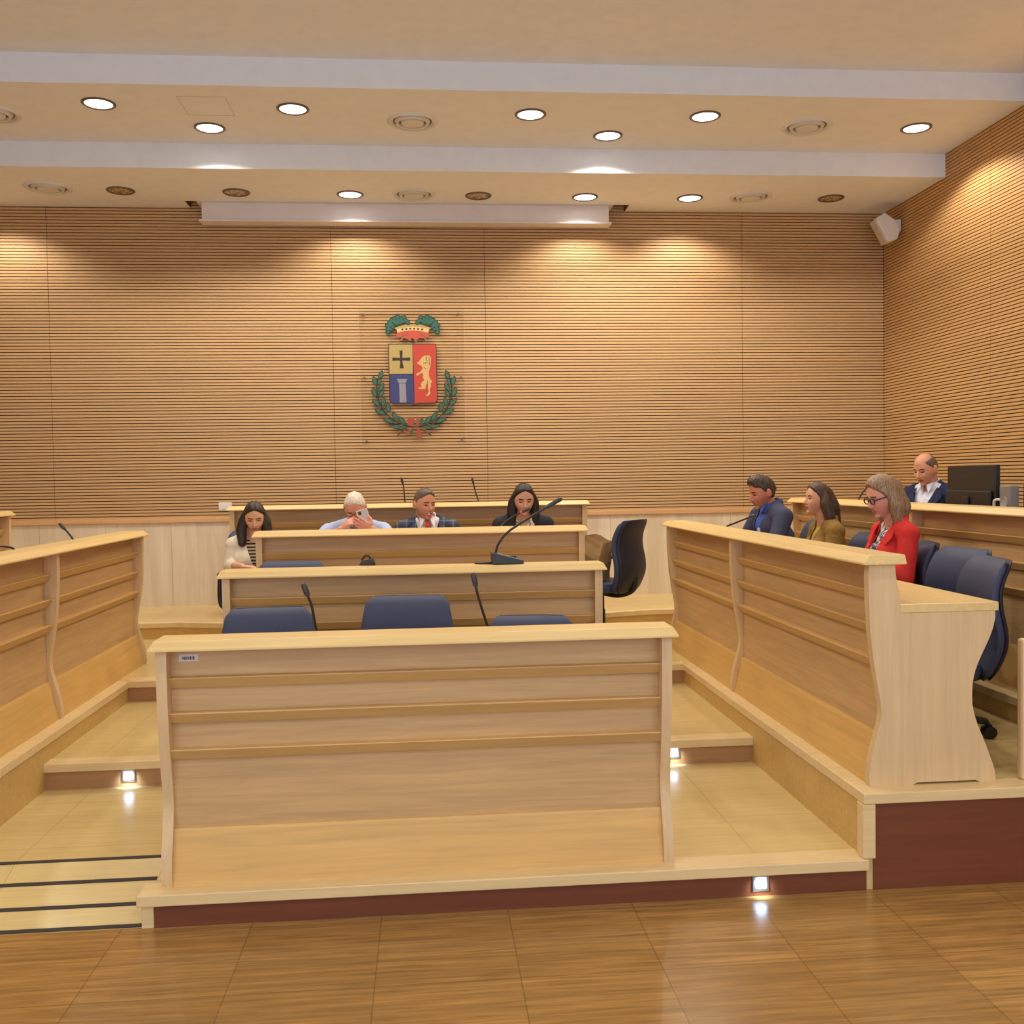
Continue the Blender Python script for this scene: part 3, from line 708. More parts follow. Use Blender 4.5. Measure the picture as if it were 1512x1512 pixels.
# ------------------------------------------------------------------ people
def voxel(mb, size, iters=4, protect=None, amt=.5):
    """fuse overlapping solids into one continuous skin, then relax it"""
    me = bpy.data.meshes.new('tmp'); me.from_pydata(mb.v, [], mb.f); me.update()
    bm = bmesh.new(); bm.from_mesh(me); bmesh.ops.recalc_face_normals(bm, faces=bm.faces); bm.to_mesh(me); bm.free()
    o = bpy.data.objects.new('tmp', me); COL.objects.link(o)
    m = o.modifiers.new('r', 'REMESH'); m.mode = 'VOXEL'; m.voxel_size = size; m.adaptivity = 0
    dg = bpy.context.evaluated_depsgraph_get()
    out = bpy.data.meshes.new_from_object(o.evaluated_get(dg))
    bpy.data.objects.remove(o); bpy.data.meshes.remove(me)
    n = len(out.vertices); co = np.empty(n*3, np.float32); out.vertices.foreach_get('co', co); co = co.reshape(-1, 3)
    e = np.empty(len(out.edges)*2, np.int32); out.edges.foreach_get('vertices', e); e = e.reshape(-1, 2)
    deg = np.bincount(e.ravel(), minlength=n).astype(np.float32)[:, None]; deg[deg == 0] = 1
    w = np.full((n, 1), amt, np.float32)
    if protect is not None:
        for c, rad, k in protect:
            d = np.linalg.norm(co-np.array(c, np.float32), axis=1); w[d < rad] = k
    for _ in range(iters):
        acc = np.zeros_like(co)
        for k in range(3):
            acc[:, k] = np.bincount(e[:, 0], co[e[:, 1], k], n)+np.bincount(e[:, 1], co[e[:, 0], k], n)
        co = co+(acc/deg-co)*w
    out.vertices.foreach_set('co', co.ravel()); out.update()
    out.polygons.foreach_set('use_smooth', [True]*len(out.polygons))
    return out
def centres(me):
    n = len(me.polygons); c = np.empty(n*3, np.float32); me.polygons.foreach_get('center', c); return c.reshape(-1, 3)
def cut(me, mask):
    """remove the faces where mask is true"""
    bm = bmesh.new(); bm.from_mesh(me); bm.faces.ensure_lookup_table()
    bmesh.ops.delete(bm, geom=[bm.faces[i] for i in np.nonzero(mask)[0]], context='FACES')
    # trim the cut into a clean hem: drop loose crumbs, then relax the open edge along itself
    edge = {}
    for e in bm.edges:
        if e.is_boundary:
            a, b = e.verts; edge.setdefault(a, []).append(b); edge.setdefault(b, []).append(a)
    for _ in range(14):
        new = {v: (v.co+sum((n.co for n in ns), Vector()))/(1+len(ns)) for v, ns in edge.items()}
        for v, p in new.items(): v.co = p
    for _ in range(2):
        ring = {n for v in edge for e in v.link_edges for n in e.verts if n not in edge}
        new = {v: (v.co+sum((e.other_vert(v).co for e in v.link_edges), Vector())/len(v.link_edges))/2 for v in ring}
        for v, p in new.items(): v.co = p
    bm.to_mesh(me); bm.free()

def head_point(u):
    """direction on the unit sphere -> point on the head (front -y, up z)"""
    x, y, z = u
    sx, sy, sz = .074, .094, .117
    px, py, pz = x*sx, y*sy, z*sz
    if pz < -.005:
        t = min(1, (-pz-.005)/.105)
        px *= 1-.40*t**1.5
        if py > 0: py *= 1-.5*t
        py -= .016*t
    if py > 0 and pz > -.02: py *= 1.06
    if py < -.074: py = -.074+(py+.074)*.55
    for s_ in (-1, 1):
        g = math.exp(-(((px-s_*.031)/.017)**2+((pz-.004)/.012)**2)) if py < 0 else 0
        py += .0095*g
        g = math.exp(-(((px-s_*.030)/.024)**2+((pz-.028)/.008)**2)) if py < 0 else 0
        py -= .0035*g
        g = math.exp(-(((px-s_*.042)/.018)**2+((pz+.030)/.020)**2)) if py < 0 else 0
        py -= .004*g; px += s_*.001*g
    return Vector((px, py, pz))
def head_grid(nu=56, nv=44, off=None):
    vs = []; fs = []
    def pt(th, ph):
        u = (math.sin(th)*math.cos(ph), math.sin(th)*math.sin(ph), math.cos(th))
        p = head_point(u)
        if off: p = p+Vector(u).normalized()*off(p)
        return p
    vs.append(pt(1e-4, 0))
    for j in range(1, nv):
        for i in range(nu): vs.append(pt(PI*j/nv, 2*PI*i/nu))
    vs.append(pt(PI-1e-4, 0)); last = len(vs)-1
    for i in range(nu):
        fs.append((0, 1+i, 1+(i+1) % nu)); fs.append((last, last-nu+(i+1) % nu, last-nu+i))
    for j in range(nv-2):
        for i in range(nu):
            a = 1+j*nu; fs.append((a+i, a+nu+i, a+nu+(i+1) % nu, a+(i+1) % nu))
    return vs, fs
def sstep(a, b, x):
    t = max(0, min(1, (x-a)/(b-a))); return t*t*(3-2*t)

def skin_mat(name, c):
    t = NT(name); n = t.noise(t.coord((1, 1, 1)), 28, 3)
    t.base(t.mix(n, scale_c(c, .92), (min(1, c[0]*1.08), c[1]*.98, c[2]*.95, 1))); t.set(Roughness=.5)
    t.b.inputs['Subsurface Weight'].default_value = .0
    return t.m
def hair_mat(name, c, c2=None):
    t = NT(name); n = t.noise(t.coord((60, 60, 4)), 2.2, 4, .6, .3)
    t.base(t.ramp(n, [(.3, scale_c(c, .65)), (.7, c2 or scale_c(c, 1.5))])); t.set(Roughness=.42)
    t.b.inputs['Specular IOR Level'].default_value = .45
    t.bump(t.noise(t.coord((120, 120, 6)), 3, 3), .5, .004); return t.m
def cloth(name, c, bump=.25):
    t = NT(name); n = t.noise(t.coord((1, 1, 1)), 14, 4)
    t.base(t.mix(n, scale_c(c, .86), scale_c(c, 1.1))); t.set(Roughness=.8); t.b.inputs['Specular IOR Level'].default_value = .25
    t.bump(t.noise(t.coord((1, 1, 1)), 22, 3, .5, .6), bump*2.0, .012); return t.m
def plaid(name):
    t = NT(name); tc = t.n.new('ShaderNodeTexCoord'); sp = t.n.new('ShaderNodeSeparateXYZ'); t.link(tc.outputs['Object'], sp.inputs[0])
    def band(o, per, w, ph=0): return t.math('LESS_THAN', t.math('FRACT', t.math('ADD', t.math('DIVIDE', o, per), ph)), w)
    a = t.mix(t.math('MULTIPLY', band(sp.outputs[0], .07, .4), .6), srgb(64, 68, 88), srgb(42, 44, 60))
    a = t.mix(t.math('MULTIPLY', band(sp.outputs[2], .07, .4), .6), a, srgb(36, 40, 58))
    a = t.mix(t.math('MULTIPLY', band(sp.outputs[0], .07, .12, .3), .75), a, srgb(112, 114, 134))
    a = t.mix(t.math('MULTIPLY', band(sp.outputs[2], .07, .12, .3), .75), a, srgb(108, 110, 130))
    t.base(a); t.set(Roughness=.85); return t.m
def stripes(name, c1, c2, per, w, axis=2):
    t = NT(name); tc = t.n.new('ShaderNodeTexCoord'); sp = t.n.new('ShaderNodeSeparateXYZ'); t.link(tc.outputs['Object'], sp.inputs[0])
    f = t.math('LESS_THAN', t.math('FRACT', t.math('DIVIDE', sp.outputs[axis], per)), w)
    t.base(t.mix(f, c1, c2)); t.set(Roughness=.8); return t.m
def spots(name, c1, c2, sc=70):
    t = NT(name); n = t.noise(t.coord((1, 1, 1)), sc, 2, .5, 1.2)
    t.base(t.ramp(n, [(.44, c1), (.54, c2)])); t.set(Roughness=.8); return t.m

def hand(mb, wrist, direction, palm, s=1.0, curl=.6, thumb=1, spread=.1):
    """palm block, four fingers of two bends each and a thumb from its side"""
    w = Vector(wrist); d = Vector(direction).normalized(); n = Vector(palm).normalized(); n = (n-d*n.dot(d)).normalized(); a = d.cross(n)*thumb
    R = Matrix((a, d, n)).transposed()
    mb.ell(w+d*.045*s, (.040*s, .052*s, .016*s), R, 16, 10)
    for k, L in enumerate((.068, .076, .071, .056)):
        b = w+d*(.082-.004*abs(k-1.2))*s+a*(.030-.020*k)*s
        dd = (d+a*spread*(1.5-k)*.5).normalized()
        p0 = b
        for sgm, (fr, ang) in enumerate(((.46, .45), (.32, 1.0), (.24, 1.5))):
            c_ = curl*ang*1.1; v = dd*math.cos(c_)+n*math.sin(c_)
            p1 = p0+v*L*fr*s; r0 = (.0092-.0010*sgm)*s
            mb.cap(p0, p1, r0, r0*.92, n=8); p0 = p1
    b = w+d*.022*s+a*.030*s
    p1 = b+(a*.75+d*.55+n*.35).normalized()*.040*s; p2 = p1+(d*.8+n*.55+a*.15).normalized()*.030*s
    mb.cap(b, p1, .0125*s, .0105*s, n=8); mb.cap(p1, p2, .0105*s, .0085*s, n=8)

def person(loc, rz, label, hc, sz, hs=1.0, pitch=10, yaw=0, roll=0, female=False, skin=(196, 146, 112), brow=(40, 28, 22), lips=(150, 84, 76),
           hair=None, jacket=None, shirt=None, trousers=(40, 42, 54), arms=None, belly=0, parts=(), W=None, twist=0, ears=True, sleeve=1.0):
    hc = Vector(hc)
    R = (Matrix.Rotation(R_(yaw), 3, 'Z') @ Matrix.Rotation(R_(pitch), 3, 'X') @ Matrix.Rotation(R_(roll), 3, 'Y'))
    HL = lambda p: hc+R@(Vector(p)*hs)              # head-local -> person-local
    W = W or (.158 if female else .182); k = .9 if female else 1.0
    sy = hc.y+.055*hs
    Rt = Matrix.Rotation(R_(twist), 3, 'Z')
    SJ = {s_: Vector((0, sy+.012, sz-.055))+Rt@Vector((s_*W, 0, 0)) for s_ in (-1, 1)}
    if arms is None: arms = {}
    A = {}
    for s_ in (-1, 1):
        el, wr_, hd = arms.get(s_, (None, None, None))
        el = Vector(el) if el else SJ[s_]+Vector((s_*.07, -.06, -.25))
        wr_ = Vector(wr_) if wr_ else Vector((s_*.13, el.y-.23, .775))
        A[s_] = (SJ[s_], el, wr_, hd or {})
    def torso(mb, g):
        p0 = Vector((0, .02, .545)); p1 = Vector((0, sy+.015, sz-.135))
        for t, rx, ry in ((0, .170, .125), (.25, .155, .118+belly), (.5, .155, .118+belly), (.75, .165, .120+belly*.4), (1, .158 if not female else .15, .108)):
            mb.ell(p0.lerp(p1, t), (rx*k+g, ry*k+g, .115+g), Rt)
        if female:
            for s_ in (-1, 1): mb.ell(p0.lerp(p1, .86)+Rt@Vector((s_*.065, -.075, 0)), (.062+g, .058+g, .062+g))
        mb.cap(SJ[-1], SJ[1], .055*k+g)
        for s_ in (-1, 1): mb.cap((0, sy+.018, sz+.005), SJ[s_], .052*k+g, .052*k+g)
    def sleeves(mb, g, f=1.0):
        for s_ in (-1, 1):
            a, e, w_, _ = A[s_]
            mb.cap(a, e, (.056 if not female else .046)*1+g, .043*k+g)
            if f > 0: mb.cap(e, e.lerp(w_, f), .043*k+g, (.043-.012*f)*k+g)
    def legs(mb, g):
        for s_ in (-1, 1):
            h_ = Vector((s_*.088, -.01, .535)); kn = Vector((s_*.105, -.40, .535)); an = Vector((s_*.105, -.37, .10))
            mb.cap(h_, kn, .080*k+g, .058*k+g); mb.cap(kn, an, .056*k+g, .040*k+g)
    b = MB(); torso(b, 0); sleeves(b, -.004); legs(b, -.004)
    for s_ in (-1, 1):
        b.cap((s_*.105, -.36, .045), (s_*.105, -.50, .030), .038, .026)
        a, e, w_, hd = A[s_]
        dr = Vector(hd.get('dir', (w_-e))); 
        hand(b, w_, dr, hd.get('palm', (-s_*.3, 0, -1)), .92 if female else 1.0, hd.get('curl', .45), hd.get('thumb', -s_), hd.get('spread', .1))
    b.cap((0, sy+.012, sz-.03), HL((0, .022, -.055)), .056*k, .053*k)
    hv, hf = head_grid(); b.add([tuple(HL(p)) for p in hv], hf)
    Rm = R
    def hcap(p, q, r0, r1): b.cap(HL(p), HL(q), r0*hs, r1*hs, n=12)
    hcap((0, -.078, .014), (0, -.100, -.026), .0075, .0115)
    for s_ in (-1, 1):
        b.ell(HL((s_*.0105, -.090, -.032)), (.0085*hs, .010*hs, .0075*hs), Rm, 12, 8)
        if ears: b.ell(HL((s_*.077, .012, -.006)), (.010*hs, .021*hs, .033*hs), Rm@Matrix.Rotation(-s_*.25, 3, 'Z'), 14, 10)
    b.ell(HL((0, -.082, -.054)), (.023*hs, .0085*hs, .0060*hs), Rm, 14, 8); b.ell(HL((0, -.0815, -.0655)), (.020*hs, .0085*hs, .0060*hs), Rm, 14, 8)
    b.ell(HL((0, -.069, -.094)), (.021*hs, .0145*hs, .015*hs), Rm, 14, 8)
    prot = [(tuple(HL((0, -.03, -.01))), .125*hs, .22)]
    for s_ in (-1, 1): prot.append((tuple(A[s_][2]+Vector(A[s_][3].get('dir', A[s_][2]-A[s_][1])).normalized()*.09), .11, .3))
    me = voxel(b, .0042, 3, prot)
    for m_ in (skin_mat('skin', srgb(*skin)), plain('lips', srgb(*lips), .45), plain('eyelashes', srgb(40, 26, 22), .6), plain('eyebrow', srgb(*brow), .8)): me.materials.append(m_)
    c = centres(me); q = (c-np.array(hc))@np.array(R)/hs
    x, y, z = q[:, 0], q[:, 1], q[:, 2]; fr = (y < -.045) & (np.abs(z) < .13)
    idx = np.zeros(len(c), np.int32)
    idx[fr & (((x/.023)**2+((z+.060)/.0095)**2) < 1)] = 1
    idx[fr & ((((np.abs(x)-.031)/.0150)**2+((z-.003)/.0044)**2) < 1)] = 2
    idx[fr & (np.abs(x) > .012) & (np.abs(x) < .047) & (np.abs(z-.0255+.12*np.abs(np.abs(x)-.03)) < .0042)] = 3
    me.polygons.foreach_set('material_index', idx)
    me.name = 'person'
    o = bpy.data.objects.new('person', me); COL.objects.link(o); o.location = loc; o.rotation_euler = (0, 0, rz)
    tag(o, label, 'person')
    # hair
    if hair:
        h = MB(); line = hair.get('line', ((-.095, .062), (-.03, .045), (.0, -.005), (.05, -.05), (.10, -.075))); th = hair.get('thick', .010); quiff = hair.get('quiff', 0); top_cut = hair.get('bald')
        def off(p):
            yy = p.y; L = line[-1][1]
            for (a, za), (b_, zb) in zip(line, line[1:]):
                if yy <= b_: L = za+(zb-za)*max(0, min(1, (yy-a)/(b_-a))); break
            if yy < -.04: L += hair.get('part', .020)*(1-min(1, abs(p.x)/.055)**1.5)*sstep(-.04, -.08, yy)
            m = sstep(-.007, .007, p.z-L)
            if top_cut is not None: m *= 1-sstep(top_cut-.008, top_cut+.008, p.z-.15*p.y)
            e = th*(.75+.35*max(0, p.z)/.1)+quiff*sstep(.05, .1, p.z)*sstep(.05, -.08, p.y)
            if hair.get('parting'): e *= 1-.75*math.exp(-(p.x/.0055)**2)*sstep(.04, .07, p.z)
            return -.007+m*(.007+e)
        gv, gf = head_grid(off=off); h.add([tuple(HL(p)) for p in gv], gf)
        for kind, *a in hair.get('extra', ()):
            if kind == 'cap': h.cap(HL(a[0]), HL(a[1]), a[2]*hs, a[3]*hs)
            if kind == 'drop':   # head-local start, then person-local points
                pts = [HL(a[0])]+[Vector(p_) for p_ in a[1]]
                for i in range(len(pts)-1): h.cap(pts[i], pts[i+1], a[2][i], a[2][i+1])
            if kind == 'ell': h.ell(HL(a[0]), tuple(v*hs for v in a[1]), R)
        hm = voxel(h, .0045, 4, None, .45)
        from mathutils import noise as N
        amp = hair.get('rough', .002)
        if amp:
            co = np.empty(len(hm.vertices)*3, np.float32); hm.vertices.foreach_get('co', co); co = co.reshape(-1, 3)
            for i in range(len(co)):
                v = N.noise_vector(Vector((co[i, 0]*70, co[i, 1]*70, co[i, 2]*12))); co[i] += np.array(v)*amp
            hm.vertices.foreach_set('co', co.ravel()); hm.update()
        ho = link('hair', hm, hair['mat'], o)
    # clothes
    hide = o
    if shirt:
        s = MB(); torso(s, .007)
        if shirt.get('sleeves', 0): sleeves(s, .009, shirt['sleeves'])
        sm_ = voxel(s, .006, 5)
        c = centres(sm_)
        nr = shirt.get('neck', .062)
        d = np.sqrt((c[:, 0])**2+(c[:, 1]-(sy-.0))**2)
        cutm = (d < nr) & (c[:, 2] > sz-.01)
        vd = shirt.get('vneck', 0)
        if vd: cutm |= (c[:, 1] < sy) & (np.abs(c[:, 0]) < (c[:, 2]-(sz-vd))*.55) & (c[:, 2] > sz-vd)
        cut(sm_, cutm)
        link('shirt', sm_, shirt['mat'], o)
        if shirt.get('collar'):
            cm = MB(); n = 30; rings = []
            for zz, rr in ((.0, .066), (.022, .068), (.050, .064), (.049, .058), (.022, .062), (0, .060)):
                ring = []
                for i in range(n+1):
                    t = -PI/2+.22+(2*PI-.44)*i/n
                    ring.append((rr*k*1.02*math.cos(t), sy+.004+rr*k*1.05*math.sin(t), sz+.012+zz-.028*(-math.sin(t)+.3)))
                rings.append(ring)
            vs = [p for r_ in rings for p in r_]; fs = []
            for a_ in range(len(rings)):
                for i in range(n): fs.append((a_*(n+1)+i, a_*(n+1)+i+1, ((a_+1) % 6)*(n+1)+i+1, ((a_+1) % 6)*(n+1)+i))
            cm.add(vs, fs)
            for s_ in (-1, 1):   # collar points
                p0 = Vector((s_*.016, sy-.074*k, sz+.022)); p1 = Vector((s_*.060, sy-.045, sz+.040)); p2 = Vector((s_*.050, sy-.100*k, sz-.040))
                nn = (p1-p0).cross(p2-p0).normalized()*.004
                cm.add([tuple(p0+nn), tuple(p1+nn), tuple(p2+nn), tuple(p0-nn), tuple(p1-nn), tuple(p2-nn)], [(0, 1, 2), (5, 4, 3), (0, 3, 4, 1), (1, 4, 5, 2), (2, 5, 3, 0)])
            cm.build('collar', shirt.get('collar_mat', shirt['mat']), o, smooth='auto')
    if jacket:
        s = MB(); torso(s, .017); sleeves(s, .015, jacket.get('sleeve', .97))
        if jacket.get('collar'):
            n = 20
            for i in range(n):
                t = PI*(-.12+1.24*i/(n-1)); rr = .074*k
                zc = sz+.022+.020*math.sin(t)
                s.ell((rr*math.cos(t), sy+.012+rr*math.sin(t), zc), (.016, .016, jacket['collar']))
        jm = voxel(s, .006, 5)
        c = centres(jm)
        vz, vw, vt = jacket.get('v', (.26, .10, .0))      # depth of the V, half width at the top, sideways shift
        cx = c[:, 0]-vt
        mask = (c[:, 1] < sy-.01) & (c[:, 2] > sz-vz) & (np.abs(cx) < vw*(c[:, 2]-(sz-vz))/vz)
        d = np.sqrt(c[:, 0]**2+(c[:, 1]-sy)**2)
        mask |= (d < .066) & (c[:, 2] > sz-.03)
        cut(jm, mask)
        jo = link('jacket', jm, jacket['mat'], o)
        sd = jo.modifiers.new('cloth_thickness', 'SOLIDIFY'); sd.thickness = .004; sd.offset = -1
        if jacket.get('lapel'):
            lm = MB()
            for s_ in (-1, 1):
                P0 = [(.070, sz+.035, .055), (.088, sz-.005, -.040), (.084, sz-.045, -.075), (.055, sz-.12, -.115), (.012, sz-vz+.01, -.135)]
                P1 = [(.080, sz+.020, .055), (.118, sz-.020, -.030), (.150, sz-.075, -.070), (.100, sz-.14, -.110), (.030, sz-vz-.03, -.136)]
                t1 = []; 
                for (x0, z0, y0), (x1, z1, y1) in zip(P0, P1): t1.append(((x0*s_*k+vt, sy+y0*k-.014, z0), (x1*s_*k+vt, sy+y1*k-.020, z1)))
                vs = [q_ for a_ in t1 for q_ in a_]+[(q_[0], q_[1]+.006, q_[2]) for a_ in t1 for q_ in a_]
                n2 = len(t1)*2; fs = []
                for i in range(len(t1)-1):
                    fs += [(2*i, 2*i+1, 2*i+3, 2*i+2), (n2+2*i+2, n2+2*i+3, n2+2*i+1, n2+2*i), (2*i, 2*i+2, n2+2*i+2, n2+2*i), (2*i+1, n2+2*i+1, n2+2*i+3, 2*i+3)]
                fs += [(0, n2, n2+1, 1), (n2-2, n2-1, 2*n2-1, 2*n2-2)]
                lm.add(vs, fs)
            lm.build('lapels', jacket['lapel'] if jacket['lapel'] is not True else jacket['mat'], jo, smooth='auto')
    tm = MB(); legs(tm, .010); tm.ell((0, .02, .55), (.182*k, .142*k, .12))
    tmm = voxel(tm, .008, 4); link('trousers', tmm, cloth('trouser_cloth', srgb(*trousers)), o)
    for s_ in (-1, 1):
        MB().ell((s_*.105, -.43, .045), (.048, .125, .045)).build('shoe', M['black'], o, smooth=True)
    for fn in parts: fn(o, HL, R, hs, sy, sz, k)
    return o

def glasses(mat, w=.024, h=.017, thick=.0022, lens=None):
    def fn(o, HL, R, hs, sy, sz, k):
        m = MB()
        for s_ in (-1, 1):
            pts = [HL((s_*.031+w*math.cos(t)*(abs(math.cos(t))**-.25 if abs(math.cos(t)) > .01 else 1), -.092, .003+h*math.sin(t))) for t in [2*PI*i/24+.01 for i in range(25)]]
            m.tube(pts, thick*hs, n=8)
            m.tube([HL((s_*.054, -.091, .008)), HL((s_*.073, -.055, .010)), HL((s_*.077, .0, .008)), HL((s_*.077, .02, -.006))], thick*hs, n=8)
        m.tube([HL((-.010, -.093, .006)), HL((0, -.100, .009)), HL((.010, -.093, .006))], thick*hs, n=8)
        m.build('glasses', mat, o, smooth='auto')
    return fn
def necktie(mat):
    def fn(o, HL, R, hs, sy, sz, k):
        y = sy-.112
        MB().loft([[(-.018, sy-.068, sz+.012), (.018, sy-.068, sz+.012), (.018, sy-.090, sz+.010), (-.018, sy-.090, sz+.010)],
                   [(-.013, y+.004, sz-.022), (.013, y+.004, sz-.022), (.013, y-.014, sz-.024), (-.013, y-.014, sz-.024)],
                   [(-.030, y-.012, sz-.14), (.030, y-.012, sz-.14), (.030, y-.022, sz-.14), (-.030, y-.022, sz-.14)],
                   [(-.038, y-.020, sz-.28), (.038, y-.020, sz-.28), (.038, y-.028, sz-.28), (-.038, y-.028, sz-.28)]]).build('tie', mat, o, bevel=.003)
    return fn

DARK = hair_mat('dark_brown_hair', srgb(50, 34, 26)); BLK = hair_mat('near_black_hair', srgb(34, 25, 24)); 
GREYH = hair_mat('grey_hair', srgb(92, 76, 62)); WHITEH = hair_mat('white_hair', srgb(226, 206, 180), srgb(248, 234, 214))
BLOND = hair_mat('light_brown_hair', srgb(122, 90, 66), srgb(176, 142, 108)); BROWN = hair_mat('brown_hair', srgb(66, 46, 34))
LONG = ((-.095, .076), (-.065, .070), (-.045, .050), (-.02, .02), (.0, -.05), (.03, -.09), (.10, -.11))

# woman in the cream jacket, left end of the third row
o = person((-1.29, 7.46, L3), R_(4), 'woman with long dark hair in a cream jacket, looking down', (.02, -.135, 1.018), .865, .96, 24, 4, 0, True,
  skin=(214, 164, 130), hair=dict(mat=DARK, line=LONG, thick=.012, parting=True, extra=[
    ('drop', (-.050, .008, .045), [(-.062, -.13, .99), (-.078, -.125, .92), (-.072, -.15, .83)], [.030, .036, .040, .030]),
    ('drop', (.050, .008, .045), [(.098, -.13, .99), (.108, -.125, .92), (.105, -.15, .84)], [.030, .036, .038, .028]),
    ('drop', (0, .06, .03), [(.02, -.04, .98), (.02, -.03, .86)], [.055, .070, .050])]),
  jacket=dict(mat=cloth('cream_jacket_cloth', srgb(232, 218, 192)), v=(.34, .11, .05), sleeve=.22), W=.14, shirt=dict(mat=stripes('striped_top', srgb(196, 170, 130), srgb(40, 34, 34), .024, .5), neck=.06),
  trousers=(46, 44, 50), arms={-1: ((-.165, -.10, .665), (-.055, -.33, .672), dict(dir=(.95, -.2, -.05), palm=(0, 0, -1), curl=.5)), 1: ((.21, -.10, .62), (.10, -.33, .64), {})})
def bracelet(o):
    MB().lathe([(.033, -.006), (.036, -.004), (.036, .004), (.033, .006), (.031, 0)], n=24, close=True).build('bracelet', plain('pale_bracelet', srgb(236, 220, 190), .35), o, smooth='auto')
# man with a phone
def breast_pen(o, HL, R, hs, sy, sz, k):
    MB().box(.085, .135, sy-.135, sy-.122, sz-.055, sz-.045).build('pocket_trim', plain('navy_trim', srgb(40, 46, 66), .7), o)
person((-.53, 7.46, L3), 0, 'white-haired man in a pale blue shirt, head bowed over a phone', (.0, -.16, 1.075), .955, 1.0, 34, -4, 0, False,
  skin=(214, 148, 124), brow=(200, 176, 150), hair=dict(mat=WHITEH, line=((-.095, .072), (-.06, .062), (-.01, .02), (.03, -.05), (.10, -.075)), thick=.008, rough=.003),
  shirt=dict(mat=cloth('pale_blue_shirt_cloth', srgb(178, 190, 222)), sleeves=.55, collar=True), belly=.03, trousers=(58, 62, 78), W=.20,
  arms={-1: ((-.30, -.24, .80), (-.085, -.39, .925), dict(dir=(.62, -.15, .58), palm=(.6, .45, -.4), curl=1.05)), 1: ((.30, -.26, .80), (.140, -.415, .925), dict(dir=(-.86, .0, .45), palm=(.1, 1, .1), curl=.28))},
  parts=(glasses(plain('thin_glasses', srgb(70, 50, 40), .4), thick=.0016), breast_pen))
# man in plaid
person((.0, 7.46, L3), 0, 'grey-haired man in a dark plaid jacket, white shirt and red tie', (-.02, -.075, 1.09), .955, 1.0, 8, 30, 0, False,
  skin=(196, 138, 104), brow=(70, 54, 44), hair=dict(mat=GREYH, line=((-.095, .076), (-.07, .072), (-.045, .055), (-.02, .04), (.0, -.012), (.04, -.055), (.10, -.08)), thick=.007, quiff=.006),
  shirt=dict(mat=cloth('white_shirt_cloth', srgb(238, 232, 230), .1), collar=True), jacket=dict(mat=plaid('dark_plaid_wool'), v=(.30, .085, .0), collar=.018, lapel=True),
  parts=(necktie(cloth('red_tie_silk', srgb(196, 66, 40), .05)),))
# woman in dark jacket
person((.725, 7.46, L3), 0, 'woman with long dark hair in a dark jacket and patterned blouse', (.0, -.105, 1.112), .975, 1.0, 16, 2, 0, True,
  skin=(196, 148, 118), brow=(34, 24, 22), hair=dict(mat=BLK, line=LONG, thick=.012, parting=True, extra=[
    ('drop', (-.052, .008, .045), [(-.084, -.085, 1.09), (-.088, -.075, 1.02), (-.092, -.07, .94)], [.030, .034, .040, .034]),
    ('drop', (.052, .008, .045), [(.084, -.085, 1.09), (.088, -.075, 1.02), (.092, -.07, .94)], [.030, .034, .036, .030]),
    ('drop', (0, .06, .03), [(0, -.01, 1.05), (0, .01, .90)], [.055, .072, .055])]),
  jacket=dict(mat=cloth('dark_jacket_cloth', srgb(44, 40, 50)), v=(.30, .085, .01)), shirt=dict(mat=spots('patterned_blouse', srgb(236, 216, 186), srgb(96, 70, 52), 42), neck=.058, vneck=.10), W=.172)
# the three on the right aisle
def badge(o, HL, R, hs, sy, sz, k):
    MB().box(.100, .135, sy-.146, sy-.137, sz-.175, sz-.135).build('badge', plain('pale_badge', srgb(186, 192, 214), .4), o, bevel=.004)
person((2.60, 7.13, L3), R_(-84), 'man with thick dark hair in a navy hooded jacket, looking down', (0, -.115, 1.14), 1.02, 1.04, 17, 0, 0, False,
  skin=(186, 120, 94), brow=(44, 30, 24), hair=dict(mat=hair_mat('dark_tousled_hair', srgb(58, 42, 30)), line=((-.095, .064), (-.06, .056), (-.025, .040), (.0, -.01), (.04, -.055), (.10, -.08)), thick=.010, quiff=.026, rough=.004),
  jacket=dict(mat=cloth('navy_hooded_jacket_cloth', srgb(66, 68, 92)), v=(.34, .08, .0), collar=.030), shirt=dict(mat=cloth('blue_shirt_cloth', srgb(70, 92, 168)), collar=True), belly=.03, parts=(badge,), W=.20,
  arms={1: ((.26, -.15, .74), (.12, -.38, .79), {}), -1: ((-.26, -.15, .74), (-.12, -.38, .79), {})})
person((2.70, 6.46, L3), R_(-92), 'woman with straight dark hair in an olive brown jacket', (0, -.06, 1.10), .94, .92, -2, 8, 0, True,
  skin=(206, 154, 124), brow=(44, 30, 24), hair=dict(mat=BROWN, line=LONG, thick=.012, parting=True, extra=[
    ('drop', (-.048, .02, .045), [(-.072, -.03, 1.07), (-.078, -.01, .98), (-.074, .02, .90)], [.030, .036, .036, .026]),
    ('drop', (.048, .02, .045), [(.072, -.03, 1.07), (.080, -.005, .98), (.078, .03, .89)], [.030, .036, .038, .026]),
    ('drop', (0, .06, .04), [(0, .03, 1.04), (0, .06, .90)], [.055, .066, .044])]),
  jacket=dict(mat=cloth('olive_jacket_cloth', srgb(138, 106, 50), .4), v=(.22, .06, 0), collar=.020), shirt=dict(mat=cloth('mustard_blouse_cloth', srgb(176, 138, 66)), neck=.058))
